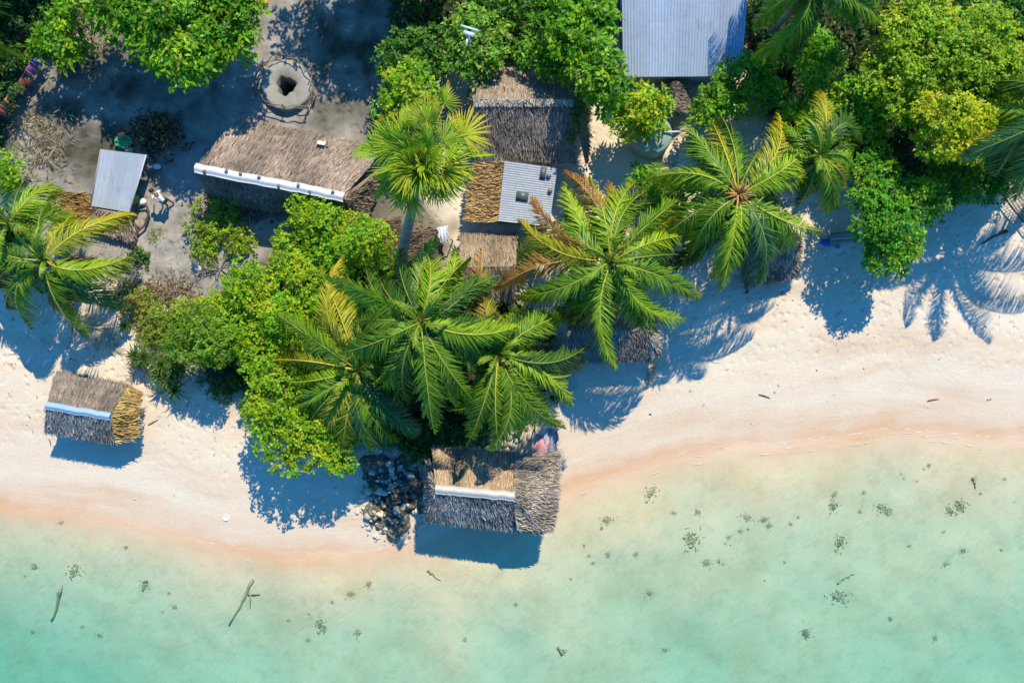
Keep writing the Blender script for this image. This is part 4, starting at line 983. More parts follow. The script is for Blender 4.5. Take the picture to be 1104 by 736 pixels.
for i in range(190):
    while True:
        a = rg.uniform(0, 2*PI); q = math.sqrt(rg.random())
        px, py = 424 + math.cos(a)*q*42, 536 + math.sin(a)*q*54
        if not (px < 395 and py < 500): break
    s = min(.27, .05 + rg.exponential(.075))*(1.15 - .3*q)
    o = protos[i] if i < 8 else protos[i % 8].copy()
    if i >= 8: COL.objects.link(o)
    p = G(px, py); rq = min(1, math.hypot((p[0]-c0[0])/2.0, (p[1]-c0[1])/2.6)); top = max(0, float(mound_h(p[0], p[1], rq)) - p[2])
    o.location = (p[0], p[1], p[2] + top + s*.15); o.scale = (s*rg.uniform(.7,1.3), s*rg.uniform(.7,1.3), s*rg.uniform(.6,1.1)); o.rotation_euler = (rg.uniform(-.5,.5), rg.uniform(-.5,.5), rg.uniform(0, 6.28))
    tag(o, RG_LABEL, 'rock', 'broken rocks by the overwater hut')
# a few pale rocks at the hut's landward corner
for i, (px, py) in enumerate([(548,470),(556,474),(566,478),(552,480),(561,470),(544,477),(572,472)]):
    o = protos[(i*3+1) % 8].copy(); COL.objects.link(o); p = G(px, py); s = rg.uniform(.16,.3)
    o.location = (p[0], p[1], p[2]+s*.2); o.scale = (s,)*3; o.rotation_euler = (0, 0, rg.uniform(0, 6.28))
    tag(o, 'pale rock at the landward side of the overwater hut under the hanging fronds', 'rock', 'pale rocks behind the overwater hut')
# loose stones and bits on the sand
rg = np.random.default_rng(19)
for i in range(46):
    while True:
        px, py = rg.uniform(5, 1095), rg.uniform(280, 590)
        p = G(px, py); d = float(shore_dist(p[0], p[1]))
        if d > .8 and (px > 720 or py > 480 or px < 40): break
    o = protos[i % 8].copy(); COL.objects.link(o); s = rg.uniform(.03, .075)
    o.location = (p[0], p[1], p[2]+s*.2); o.scale = (s,)*3; o.rotation_euler = (0,0,rg.uniform(0,6.28))
    tag(o, 'small stone lying loose on the open beach sand', 'stone', 'small stones on the sand')

# seaweed on the sea bed
rg = np.random.default_rng(29)
M_WEED = col_material('seaweed', .9, .1, 0, 5, .4)
wp = []
for i in range(4):
    m = MB(); r2 = np.random.default_rng(200+i)
    for k in range(70):
        a = r2.uniform(0, 2*PI); q = abs(r2.normal(0,.5)); c = np.array([math.cos(a)*q, math.sin(a)*q, .02])
        m.tube([c-[0,0,.05], c+[r2.normal(0,.08), r2.normal(0,.08), r2.uniform(.02,.10)], c+[r2.normal(0,.16), r2.normal(0,.16), r2.uniform(.0,.10)]], [.03,.045,.015], np.array((.47,.43,.27))*r2.uniform(.6,1.3), 4)
    wp.append(m.build('seaweed_clump', M_WEED))
spots = [(655,560),(649,568),(697,527),(703,530),(800,556),(802,565),(828,560),(785,577),(786,583),(790,588),(744,580),(796,571),(850,566),(857,556),(832,570),(898,530),(897,543),(926,552),(931,526),(950,545),(955,548),(975,516),(972,512),(990,522),(1000,502),(1003,504),(1030,545),(1027,550),(1050,517),(1052,533),(1082,516),(1098,541),(1015,571),(1077,591),(1040,594),(633,587),(637,598),(658,598),(655,596),(686,595),(640,605),(615,625),(761,606),(775,605),(778,608),(825,625),(845,605),(905,586),(905,643),(963,665),(1006,684),(726,553),(757,550),(606,702),(330,687),(345,668),(350,676),(310,670),(92,678),(105,685),(38,680),(40,612),(25,617),(155,628),(190,655),(187,640),(175,660),(80,613),(70,560),(135,585),(395,630),(360,650),(385,680),(335,660),(380,640),(980,590),(1020,610),(870,680),(700,640),(720,700),(560,650),(500,690)]
for i, (px, py) in enumerate(spots):
    o = wp[i] if i < 4 else wp[i % 4].copy()
    if i >= 4: COL.objects.link(o)
    p = G(px + rg.normal(0,2), py + rg.normal(0,2)); s = min(.6, .09 + rg.exponential(.15))
    o.location = p; o.scale = (s, s*rg.uniform(.6,1.1), s); o.rotation_euler = (0,0,rg.uniform(0,6.28))
    tag(o, 'small dark seaweed patch on the pale sea bed', 'seaweed', 'dark seaweed patches on the sea bed')
def sunken(label, pts, r, seed, side=()):
    m = MB(); P3 = [G(*q) for q in pts]; 
    for q in P3: q[2] += r*.9
    t_ = np.linspace(0,1,9); c = np.stack([np.interp(t_, np.linspace(0,1,len(P3)), [q[k] for q in P3]) for k in range(3)], 1) + np.random.default_rng(seed).normal(0,.03,(9,3))
    m.tube(c, np.linspace(r, r*.45, 9), (.34,.31,.20), 7)
    for a, b in side:
        A, B = G(*a), G(*b); A[2] += r; B[2] += r*.8; m.tube([A, (A+B)/2+[.04,.03,.05], B], [r*.55, r*.45, r*.2], (.36,.33,.22), 5)
    tag(m.build('sunken_branch', M_BARK), label, 'branch', 'sunken branches')
sunken('long forked branch lying under the shallow water below the left beach', [(273,625),(262,648),(249,672)], .085, 1, [((268,640),(281,640)),((270,636),(270,655))])
sunken('dark submerged stick far left in the shallows', [(66,635),(62,655),(57,668)], .09, 2, [((64,645),(68,630))])
sunken('short stick under water left of the forked branch', [(158,624),(154,630),(155,636)], .06, 3)
sunken('thin sunken stick on the sea bed in the right half', [(903,628),(912,622),(920,618)], .04, 4)
sunken('short twig floating just off the overwater hut', [(461,614),(468,620),(475,626)], .05, 5)
sunken('small upright-looking twig in the shallows at the far right', [(1048,515),(1052,525)], .05, 6)
sunken('curved dark stick at the bottom right of centre', [(602,697),(606,704),(611,700)], .08, 7)

# ------------------------------------------------------------------ yard things
# well
wc = G(311, 93); tw = empty('stone_well', wc, 'round pale concrete well with a dark open hole in the yard', 'well')
m = MB(); n = 40; rad = [(1.36,-.1),(1.33,.28),(1.22,.33),(.56,.30),(.47,.24),(.47,-3.),(.0,-3.)]
hole_off = np.array([-.07,-.06,0])
V = []
for (r, z) in rad:
    for k in range(n):
        a = 2*PI*k/n; jr = 1 + (.13*math.sin(3*a+1) + .07*math.sin(7*a))*(1 if r < .7 else .12)
        V.append(wc + np.array([math.cos(a)*r*jr, math.sin(a)*r*jr, z]) + (hole_off if r < .7 else 0))
F = [(i*n+k, i*n+(k+1)%n, (i+1)*n+(k+1)%n, (i+1)*n+k) for i in range(len(rad)-1) for k in range(n)]
cc = np.repeat(np.array([(.28,.26,.23),(.34,.325,.29),(.37,.355,.32),(.30,.285,.25),(.2,.19,.17),(.02,.02,.02),(.02,.02,.02)]), n, 0)
m.add(np.array(V), F, cc); m.build('well_ring', M_CONC, tw)
tf = empty('stick_fence', wc, 'rough ring fence of bent sticks around the well', 'fence')
rg = np.random.default_rng(41)
ring = [(277,99),(284,74),(306,62),(321,68),(338,84),(341,104),(332,118),(309,119),(289,113)]
pts = [G(*p) for p in ring]
for i, p in enumerate(pts):
    m = MB(); bar(m, p-[0,0,.2], p+[rg.normal(0,.06), rg.normal(0,.06), .75], .035, .028, (.16,.12,.09), 3, .02); m.build('post', M_WOOD, tf)
for i in range(len(pts)):
    for z in (.32, .66):
        a = pts[i]+[0,0,z+rg.normal(0,.06)]; b = pts[(i+1)%len(pts)]+[0,0,z+rg.normal(0,.06)]; e = (b-a)*.12
        m = MB(); bar(m, a-e, b+e, .03, .022, np.array((.22,.16,.11))*rg.uniform(.6,1.5), 6, .035, 5, i*2+int(z*10)); m.build('rail', M_WOOD, tf)
# water tank
tc_ = G(699,152); tt = empty('water_tank', tc_, 'round grey-green water tank under the compact tree', 'water tank')
m = MB(); n = 36; prof = [(1.0,-.1),(1.0,.35),(1.03,.38),(1.03,.44),(1.0,.47),(1.0,1.0),(1.03,1.03),(1.03,1.09),(1.0,1.12),(1.0,1.5),(.93,1.58),(.5,1.68),(.22,1.71),(.22,1.78),(.0,1.79)]
V = [tc_ + np.array([math.cos(2*PI*k/n)*r, math.sin(2*PI*k/n)*r, z]) for r, z in prof for k in range(n)]
F = [(i*n+k, i*n+(k+1)%n, (i+1)*n+(k+1)%n, (i+1)*n+k) for i in range(len(prof)-1) for k in range(n)]
m.add(np.array(V), F, (.27,.37,.32)); m.build('tank_body', M_PLASTIC, tt, True)
m = MB(); z = tc_[2]+1.66; m.tube([tc_+[.55,.05,1.72], tc_+[1.15,.08,1.72], tc_+[1.6,.12,1.70]], .05, (.75,.77,.78), 8); m.build('inlet_pipe', M_PLASTIC, tt)
# slabs by the tank
for (pl, lab) in (([(704,176),(716,157),(730,160),(729,179)], 'pale concrete slab beside the water tank'), ([(712,181),(729,181),(728,192),(700,196)], 'lower pale concrete step beside the water tank, nearer the palms')):
    q = [G(*p) for p in pl]; m = MB(); zt = max(p[2] for p in q)+.12; m.prism([p[:2] for p in q][::-1], zt-.5, zt, (.62,.52,.43)); tag(m.build('concrete_slab', M_CONC), lab, 'slab')
# wooden bench frame
a, b, c, d = G(724,139), G(731,125), G(757,121), G(750,142)
t = empty('wooden_rack', (a+c)/2, 'open wooden rail frame beside the water tank and the small pointed hut', 'frame')
for p, q in ((a,b),(b,c),(c,d)):
    m = MB(); bar(m, p+[0,0,.6], q+[0,0,.6], .06, .06, (.42,.35,.27), 3, .01); m.build('rail', M_WOOD, t)
for p in (a,b,c,d):
    m = MB(); bar(m, p-[0,0,.2], p+[0,0,.66], .05, .05, (.3,.25,.2)); m.build('post', M_WOOD, t)
# board fence beside metal roof
a, b = G(651,-20), G(650,50); t = empty('board_fence', (a+b)/2, 'low orange-brown board fence beside the blue metal roof', 'fence')
m = MB()
for i in range(14):
    p = a+(b-a)*(i+.5)/14; L = np.linalg.norm(b-a)/14; m.box(p+[0,0,.45], (.04, L*.94, 1.0), np.array((.42,.22,.12))*random.uniform(.75,1.2))
m.build('boards', M_WOOD, t)
for i in range(4):
    p = a+(b-a)*i/3; m = MB(); bar(m, p+[.07,0,-.2], p+[.07,0,1.02], .05, .05, (.3,.2,.14)); m.build('post', M_WOOD, t)
# lamp post in the tree
top = P(505,34,5.9); b = np.array([top[0]+.15, top[1]-.4, 0]); b[2] = gz(b)
t = empty('lamp_post', b, 'white lamp post with a small solar panel rising through the round tree', 'lamp')
m = MB(); bar(m, b-[0,0,.2], top-[.05,-.02,.05], .06, .05, (.72,.75,.78), 4, 0, 8); m.build('pole', M_PAINT, t)
m = MB(); m.box(top+[0.05,.12,.10], (.85,.09,.03), (.62,.66,.7), -.3); m.build('crossbar', M_PAINT, t)
m = MB(); m.box(top+[.02,-.12,.02], (.55,.2,.03), (.5,.56,.64), -.3); m.build('solar_panel', M_PLASTIC, t)
m = MB(); m.box(top+[-.08,-.45,-.12], (.09,.42,.05), (.62,.64,.66), -.2); m.build('lamp_head', M_PAINT, t)
# planted tub
c = G(549,44); m = MB(); n = 30; prof = [(.62,-.05),(.74,.5),(.78,.52),(.78,.57),(.70,.57),(.66,.42),(.0,.40)]
V = [c + np.array([math.cos(2*PI*k/n)*r, math.sin(2*PI*k/n)*r, z]) for r, z in prof for k in range(n)]
m.add(np.array(V), [(i*n+k, i*n+(k+1)%n, (i+1)*n+(k+1)%n, (i+1)*n+k) for i in range(len(prof)-1) for k in range(n)], np.repeat(np.array([(.07,.08,.09)]*4+[(.10,.11,.12)]*1+[(.05,.04,.03)]*2), n, 0))
tag(m.build('planter_tub', M_PLASTIC), 'round dark tub holding a yellow bush behind the weathered thatched house', 'tub')
# curved wooden rim frame in the yard (broken boat rib frame)
t = empty('wooden_boat_frame', G(150,242), 'broken curved wooden boat frame lying at the edge of the yard path', 'boat frame')
for pl, r in (([(160,222),(163,230),(158,244),(149,252)], .06), ([(132,262),(136,246),(147,240),(151,250),(144,270)], .06), ([(160,222),(152,222),(147,232)], .05), ([(138,250),(146,262)],.035)):
    m = MB(); q = np.array([G(*p)+[0,0,.28] for p in pl]); tt_ = np.linspace(0,1,10); q = np.stack([np.interp(tt_, np.linspace(0,1,len(q)), q[:,k]) for k in range(3)], 1); m.tube(q, r, (.11,.08,.06), 6); m.build('rib', M_WOOD, t)
for pl in ([(146,238),(152,246)],[(143,245),(150,254)],[(140,252),(147,262)]):
    m = MB(); a, b = G(*pl[0])+[0,0,.12], G(*pl[1])+[0,0,.12]; d = b-a; m.box((a+b)/2, (np.linalg.norm(d), .18, .03), (.36,.28,.21), math.atan2(d[1], d[0])); m.build('plank', M_WOOD, t)

# washing on the line
t = empty('clothes_line', G(36,94), 'drooping clothes line between two poles in the shaded yard', 'clothes line')
a, b = G(57,58)+[0,0,1.5], G(12,128)+[0,0,1.5]
for p in (a, b):
    m = MB(); bar(m, p-[0,0,1.8], p+[0,0,.1], .04, .035, (.25,.19,.14)); m.build('pole', M_WOOD, t)
s = np.linspace(0,1,14)[:,None]; line = a*(1-s)+b*s; line[:,2] -= .35*4*(s*(1-s))[:,0]
m = MB(); m.tube(line, .012, (.5,.5,.5), 5); m.build('line', M_PLASTIC, t)
def hanging(label, s_, w_, col, drop=.5, seed=0):
    rg = np.random.default_rng(seed); p = a*(1-s_)+b*s_; p[2] -= .35*4*s_*(1-s_); d = (b-a)/np.linalg.norm(b-a); sd = np.array([-d[1], d[0], 0])
    n = 7; V = []
    prof = [(-.20,-drop),(-.17,-drop*.5),(-.05,.0),(.0,.02),(.05,.0),(.18,-drop*.45),(.24,-drop*.95)]
    for lay in (0,1):
        for i in range(n):
            x = (i/(n-1)-.5)*w_
            for (o, z) in prof: V.append(p + d*x + sd*(o + .03*math.sin(i*1.7+seed)) + np.array([0,0,z-.012*lay+.02*math.sin(i*2.1)]))
    k = len(prof); F = []
    for lay in (0,1):
        for i in range(n-1):
            for j in range(k-1):
                o = lay*n*k+i*k+j; f = (o,o+1,o+k+1,o+k); F.append(f if lay == 0 else f[::-1])
    m = MB(); m.add(np.array(V), F, col); tag(m.build('hanging_cloth', M_CLOTH), label, 'laundry', 'laundry on the clothes line')
hanging('orange cloth at the top end of the clothes line', .06, .45, (.62,.22,.08), seed=1)
hanging('blue cloth hanging next to the orange one on the clothes line', .18, .5, (.12,.16,.45), seed=2)
hanging('purple cloth in the upper middle of the clothes line', .31, .45, (.30,.09,.28), seed=3)
hanging('dark red cloth at the middle of the clothes line', .52, .5, (.35,.06,.06), seed=4)
hanging('faded orange cloth just past the middle of the clothes line', .60, .4, (.55,.20,.12), seed=5)
hanging('small orange cloth near the lower end of the clothes line', .80, .3, (.6,.2,.1), seed=6)
hanging('dusty red cloth at the lowest end of the clothes line', .94, .45, (.42,.13,.12), seed=7)

# heaps and litter
def heap(name, label, cat, px, py, rx, ry, n, cols, seed, L=.25, asp=.35, hgt=.35):
    rg = np.random.default_rng(seed); mb = MB(); c = G(px, py)
    q = rg.normal(0, .45, (n,2)); pts = np.c_[c[0]+q[:,0]*rx, c[1]+q[:,1]*ry, np.zeros(n)]
    pts[:,2] = ground_z(pts[:,0], pts[:,1]) + rg.random(n)*hgt*np.exp(-(q**2).sum(1)*1.5) + .03
    for k, cl in enumerate(cols):
        s = pts[k::len(cols)]
        leaf_cloud(mb, s, np.tile([0,0,1.],(len(s),1))+rg.normal(0,.25,(len(s),3)), 4, L, asp, cl, .3, rg, .1)
    tag(mb.build(name, M_LEAF), label, cat)
heap('leaf_heap', 'heap of brown dead leaves beside the narrow metal sheet shed', 'leaf heap', 168, 144, 1.6, 1.2, 420, [(.16,.09,.05),(.34,.15,.06),(.09,.06,.04),(.55,.24,.10)], 1)
heap('straw_litter', 'heap of bleached straw and palm litter in the yard near the left edge', 'straw heap', 46, 150, 1.7, 2.4, 230, [(.40,.33,.24),(.28,.22,.16),(.46,.39,.30)], 2, .5, .10)
heap('straw_litter', 'scattered dry leaves at the end of the yard path', 'leaf litter', 165, 318, 2.6, 1.1, 420, [(.36,.22,.14),(.45,.33,.24),(.28,.18,.12)], 3, .18, .35, .12)
heap('straw_litter', 'dry litter heap on the ground right of the clothes line', 'leaf litter', 92, 45, 1.2, 2.2, 240, [(.5,.36,.27),(.38,.27,.2),(.6,.5,.4)], 4, .22, .3, .2)
heap('straw_litter', 'loose brown litter under the eave of the long thatched house', 'leaf litter', 262, 222, 2.4, 1.0, 420, [(.22,.16,.12),(.32,.26,.21),(.14,.1,.08)], 5, .35, .12, .2)
heap('straw_litter', 'reddish brown litter around the foot of the leaning fan palm', 'leaf litter', 438, 285, 1.6, 2.6, 420, [(.30,.18,.12),(.40,.26,.18),(.2,.13,.09)], 15, .3, .14, .12)
heap('grass_ring', 'small ring of yellow-green grass on the yard path', 'grass tuft', 169, 255, .5, .5, 40, [(.32,.32,.05),(.25,.28,.05)], 6, .2, .15, .1)
# green basin and orange rubbish by the metal shed
c = G(135,154); m = MB(); n = 24; prof = [(.30,.0),(.42,.24),(.46,.25),(.46,.28),(.40,.27),(.28,.06),(.0,.05)]
V = [c + np.array([math.cos(2*PI*k/n)*r, math.sin(2*PI*k/n)*r*.75, z]) for r, z in prof for k in range(n)]
m.add(np.array(V), [(i*n+k, i*n+(k+1)%n, (i+1)*n+(k+1)%n, (i+1)*n+k) for i in range(len(prof)-1) for k in range(n)], (.06,.42,.16)); tag(m.build('basin', M_PLASTIC), 'bright green plastic basin behind the narrow metal sheet shed', 'basin')
def sack(label, px, py, r, col, seed, z=0.):
    m = MB(); c = G(px, py); m.blob(c+[0,0,r[2]*.7+z], r, col, 9, 14, .4, seed); tag(m.build('sack', M_CLOTH, None, True), label, 'sack')
sack('orange sack beside the green basin', 131, 147, (.22,.2,.16), (.60,.30,.14), 1)
sack('tan sack right below the green basin', 140, 162, (.26,.2,.15), (.60,.47,.3), 2)
sack('pale orange sack between the green basin and the leaf heap', 157, 150, (.28,.22,.18), (.58,.30,.2), 3)
sack('lime-green bag beside the shed in the yard', 147, 215, (.22,.24,.2), (.45,.55,.06), 4)
sack('white bag next to the lime-green bag in the yard', 154, 218, (.25,.2,.16), (.75,.75,.72), 5)
sack('small white bag in the shade between the yard path and the leaf heap', 170, 180, (.28,.16,.12), (.70,.74,.78), 6)
sack('blue plastic bag on the twigs beside the yard path', 213, 287, (.12,.12,.1), (.05,.25,.6), 7, .3)
sack('small white rag on the twigs beside the blue bag', 218, 290, (.12,.15,.1), (.75,.68,.62), 8, .3)
sack('orange crate lid in the top edge sun by the large tree', 283, 3, (.3,.25,.15), (.62,.36,.05), 9)
# white paper on the thatch
n1 = k1[2]*.5 + k1[0]*.5
p = P(347,155,2.42); m = MB(); R = Matrix.Rotation(-.2,3,'Z') @ Matrix.Rotation(-.62,3,'X'); m.box(p+[0,.0,.18], (.42,.26,.03), (.82,.82,.82), R=np.array(R)); m.box(p+[.30,-.05,.15], (.12,.12,.03), (.14,.14,.14), R=np.array(R))
tag(m.build('white_board', M_PAINT), 'small white scrap lying on the roof of the long thatched house', 'scrap')
# white cloth on the line by the fan palm
def draped(name, label, cat, px, py, h, w_, l_, col, seed, rz=0., folds=3):
    rg = np.random.default_rng(seed); c = P(px, py, h); n, k = 12, 10; V = []
    ca, sa = math.cos(rz), math.sin(rz)
    for lay in (0,1):
        for i in range(n):
            for j in range(k):
                x = (i/(n-1)-.5)*w_*(1 + .15*math.sin(j*1.3+seed)); y = (j/(k-1)-.5)*l_; z = .07*math.sin(i/(n-1)*folds*2*PI+seed)-.5*abs(y/l_)**1.5*.7 - .02*lay + rg.normal(0,.004)
                V.append(c + np.array([x*ca-y*sa, x*sa+y*ca, z]))
    F = []
    for lay in (0,1):
        for i in range(n-1):
            for j in range(k-1):
                o = lay*n*k+i*k+j; f = (o,o+k,o+k+1,o+1); F.append(f if lay == 0 else f[::-1])
    m = MB(); m.add(np.array(V), F, col); tag(m.build(name, M_CLOTH, None, True), label, cat)
    return c
def rail(label, p0, p1, h, name='drying_rail'):
    a, b = G(*p0), G(*p1); t = empty(name, (a+b)/2, label, 'rail'); z = max(a[2], b[2])+h
    m = MB(); bar(m, np.r_[a[:2], z], np.r_[b[:2], z], .03, .03, (.4,.33,.26)); m.build('rail_bar', M_WOOD, t)
    for p in (a,b):
        m = MB(); bar(m, p-[0,0,.2], np.r_[p[:2], z+.03], .035, .03, (.3,.24,.18)); m.build('post', M_WOOD, t)
    return z
z = rail('short drying rail under a white shirt beside the sand path', (470,262), (488,260), .9)
draped('white_shirt', 'white shirt drying between the fan palm trunk and the sand path', 'shirt', 478, 252, z+.17, .5, .8, (.56,.58,.64), 3, .15)
z = rail('drying rail behind the overwater hut carrying a pink cloth', (574,481), (597,480), 1.1)
draped('pink_cloth', 'faded pink cloth draped over a rail behind the overwater hut', 'cloth', 583, 480, z+.17, .75, 1.1, (.66,.34,.38), 5, -.25, 4)
draped('grey_tarp', 'blue-grey cloth beside the pink cloth behind the overwater hut', 'cloth', 594, 474, z+.14, .7, 1.2, (.30,.34,.42), 7, -.1, 2)
m = MB(); a, b = G(572,488), G(576,462); bar(m, a+[0,0,1.3], b+[0,0,1.5], .045, .04, (.72,.72,.72), 3, .01, 8); bar(m, a-[0,0,.3], a+[0,0,1.33], .04, .04, (.6,.6,.6)); bar(m, b-[0,0,.3], b+[0,0,1.53], .04, .04, (.6,.6,.6))
tag(m.build('handrail', M_WOOD), 'pale wooden handrail leading to the overwater hut', 'handrail')
# sand walk boards purple step by palm hut
m = MB(); a = G(602,393); 
for i in range(5): m.box(a+[-.25+.13*i, 0, .35], (.11,.9,.04), np.array((.22,.17,.24))*random.uniform(.8,1.2), .05)
m.box(a+[0,.35,.16],(.6,.06,.32),(.2,.16,.18),.05); m.box(a+[0,-.35,.16],(.6,.06,.32),(.2,.16,.18),.05)
tag(m.build('slatted_step', M_WOOD), 'dark slatted wooden step at the left end of the palm-covered hut', 'step')
# bench with blue things on the shaded beach
c = G(907,257); t = empty('bench', c, 'grey plank bench on the shaded sand under the deep green tree', 'bench')
m = MB()
for i in range(3): m.box(c+[0,-.2+.2*i,.45], (1.5,.18,.05), np.array((.34,.32,.30))*random.uniform(.8,1.2), .08)
m.build('seat', M_WOOD, t)
for sx in (-.6,.6):
    for sy in (-.18,.18):
        m = MB(); m.box(c+[sx,sy,.21], (.08,.08,.43), (.25,.22,.2), .08); m.build('leg', M_WOOD, t)
m = MB(); c = G(901,265); n = 20; prof = [(.14,0),(.20,.3),(.21,.31),(.19,.31),(.13,.03),(.0,.03)]
V = [c + np.array([math.cos(2*PI*k/n)*r, math.sin(2*PI*k/n)*r, z]) for r, z in prof for k in range(n)]
m.add(np.array(V), [(i*n+k, i*n+(k+1)%n, (i+1)*n+(k+1)%n, (i+1)*n+k) for i in range(len(prof)-1) for k in range(n)], (.45,.62,.85)); tag(m.build('bucket', M_PLASTIC), 'light blue bucket on the shaded sand beside the bench', 'bucket')
sack('deep blue bag on the shaded sand beside the bench', 891, 262, (.28,.2,.16), (.05,.12,.5), 12)
# net fence panel at the right edge
a, b, c_, d = G(1072,205), G(1106,250), G(1150,225), G(1118,185)
t = empty('fishing_net', (a+c_)/2, 'dark fishing net stretched low over the shaded sand at the right edge', 'net')
m = MB(); g = lambda u, v: bil([a,b,c_,d], np.array([u]), np.array([v]))[0]+np.array([0,0,.35+.06*math.sin(u*9)*math.cos(v*7)])
for i in range(19): m.tube([g(i/18, v) for v in np.linspace(0,1,8)], .014, (.09,.09,.10), 4)
for i in range(15): m.tube([g(u, i/14) for u in np.linspace(0,1,8)], .014, (.09,.09,.10), 4)
m.build('mesh', M_CLOTH, t)
for p in (a,b,c_,d):
    mm = MB(); bar(mm, p-[0,0,.2], p+[0,0,.42], .035, .03, (.2,.16,.12)); mm.build('stake', M_WOOD, t)
m = MB(); bar(m, a+[0,0,.37], b+[0,0,.37], .045, .04, (.1,.08,.07), 5, .02); m.build('edge_pole', M_WOOD, t)
# driftwood, sticks
m = MB(); a, b = G(1058,263), G(1082,250); m.tube([a+[0,0,.05],(a+b)/2+[.05,.08,.08],b+[0,0,.07]], [.035,.055,.07], (.10,.08,.07), 7); m.blob(b+[.05,.02,.08], (.13,.12,.1), (.08,.07,.06), 7, 10, .3, 3); tag(m.build('driftwood', M_BARK), 'dark driftwood stick on the shaded sand at the right', 'driftwood')
for i, (p0, p1, lab) in enumerate((((818,425),(830,429),'short brown driftwood twig in the middle of the open beach'), ((160,458),(171,452),'thin stick on the sand right of the small beach hut'), ((53,473),(55,479),'tiny twig on the sand left of the small beach hut'), ((1000,432),(1012,430),'pale brown twig on the right part of the open beach'), ((700,446),(702,447),'dark chip of wood on the sand right of the palm shadow'))):
    m = MB(); a, b = G(*p0), G(*p1); m.tube([a+[0,0,.03],(a+b)/2+[.02,.03,.05],b+[0,0,.03]], [.03,.035,.02], (.26,.17,.11), 5); tag(m.build('driftwood', M_BARK), lab, 'driftwood')
c = G(244,558); m = MB(); n = 20; prof = [(.17,0),(.17,.04),(.13,.045),(.12,.02),(.0,.02)]
V = [c + np.array([math.cos(2*PI*k/n)*r, math.sin(2*PI*k/n)*r, z]) for r, z in prof for k in range(n)]
m.add(np.array(V), [(i*n+k, i*n+(k+1)%n, (i+1)*n+(k+1)%n, (i+1)*n+k) for i in range(len(prof)-1) for k in range(n)], (.85,.85,.86)); tag(m.build('plastic_lid', M_PLASTIC), 'small white plastic lid on the beach left of the big tree shadow', 'lid')

rg = np.random.default_rng(88); fm = MB()
for _ in range(170):
    px = rg.uniform(-10, 1115) if rg.random() < .35 else rg.uniform(740, 1115)
    if 440 < px < 610: continue
    xw = (px-552)/20; off = rg.choice([0.0, .25, .6], p=[.6,.25,.15]) + rg.normal(0, .05); L = rg.uniform(.1, .7); n = 7
    xs = xw + np.linspace(0, L, n); lo = np.full(n, -22.); hi = np.full(n, 10.)
    for __ in range(24):
        md = (lo+hi)/2; dd = shore_dist(xs, md); hi = np.where(dd > -off, md, hi); lo = np.where(dd > -off, lo, md)
    ys = (lo+hi)/2 + .03*vnoise(xs*5, ys if False else xs*0, 3); w_ = rg.uniform(.004, .014)*np.sin(np.linspace(.05, PI-.05, n))
    z = np.maximum(ground_z(xs, ys), 0) + .008
    V = np.concatenate([np.c_[xs, ys-w_, z], np.c_[xs, ys+w_, z]]); fm.add(V, [(k, k+1, n+k+1, n+k) for k in range(n-1)], (.80,.74,.68))
tag(fm.build('foam', M_CLOTH), 'thin broken foam lines along the edge of the water', 'foam', kind='stuff')
rg = np.random.default_rng(89); pts = []
while len(pts) < 900:
    px, py = rg.uniform(0, 1104), rg.uniform(250, 540); p = G(px, py); dd = float(shore_dist(p[0], p[1]))
    if dd > 1.5 and rg.random() < np.clip((dd-1.5)/8, .02, 1)**1.5: pts.append(p + [0,0,.02])
pts = np.array(pts); lm_ = MB()
for k, cl in enumerate([(.30,.20,.13),(.20,.14,.09),(.42,.32,.2)]):
    q_ = pts[k::3]; leaf_cloud(lm_, q_, np.tile([0,0,1.],(len(q_),1)), 2, .13, .3, cl, .3, rg, .05)
tag(lm_.build('beach_litter', M_LEAF), 'fallen leaves and bits of husk scattered over the upper beach', 'leaf litter', kind='stuff')

# ------------------------------------------------------------------ the person in the yard, bent forward
def skin_body(name, pts, edges, rad, mat, col, parent, sub=2):
    me = bpy.data.meshes.new(name); me.from_pydata([tuple(p) for p in pts], edges, [])
    o = link_mesh(name, me, mat, parent)
    a = me.attributes.new('Col', 'FLOAT_COLOR', 'POINT'); a.data.foreach_set('color', np.tile([*col,1.], len(pts)))
    sk = o.modifiers.new('s', 'SKIN')
    for v, r in zip(me.skin_vertices[0].data, rad): v.radius = (r, r)
    me.skin_vertices[0].data[0].use_root = True
    o.modifiers.new('u', 'SUBSURF').levels = sub; o.modifiers['u'].render_levels = sub
    return o
def solid(name, rgb, rough):
    m, nt, nd, lk = new_mat(name); geo = N(nt, 'ShaderNodeNewGeometry'); n = N(nt, 'ShaderNodeTexNoise', Scale=12.); lk.new(geo.outputs['Position'], n.inputs['Vector'])
    c = ramp(nt, [(.3, tuple(.85*x for x in rgb)), (.7, tuple(min(1,1.1*x) for x in rgb))], n.outputs[0])
    pb = N(nt, 'ShaderNodeBsdfPrincipled', Roughness=rough); lk.new(c.outputs[0], pb.inputs['Base Color']); out = N(nt, 'ShaderNodeOutputMaterial'); lk.new(pb.outputs[0], out.inputs[0]); return m
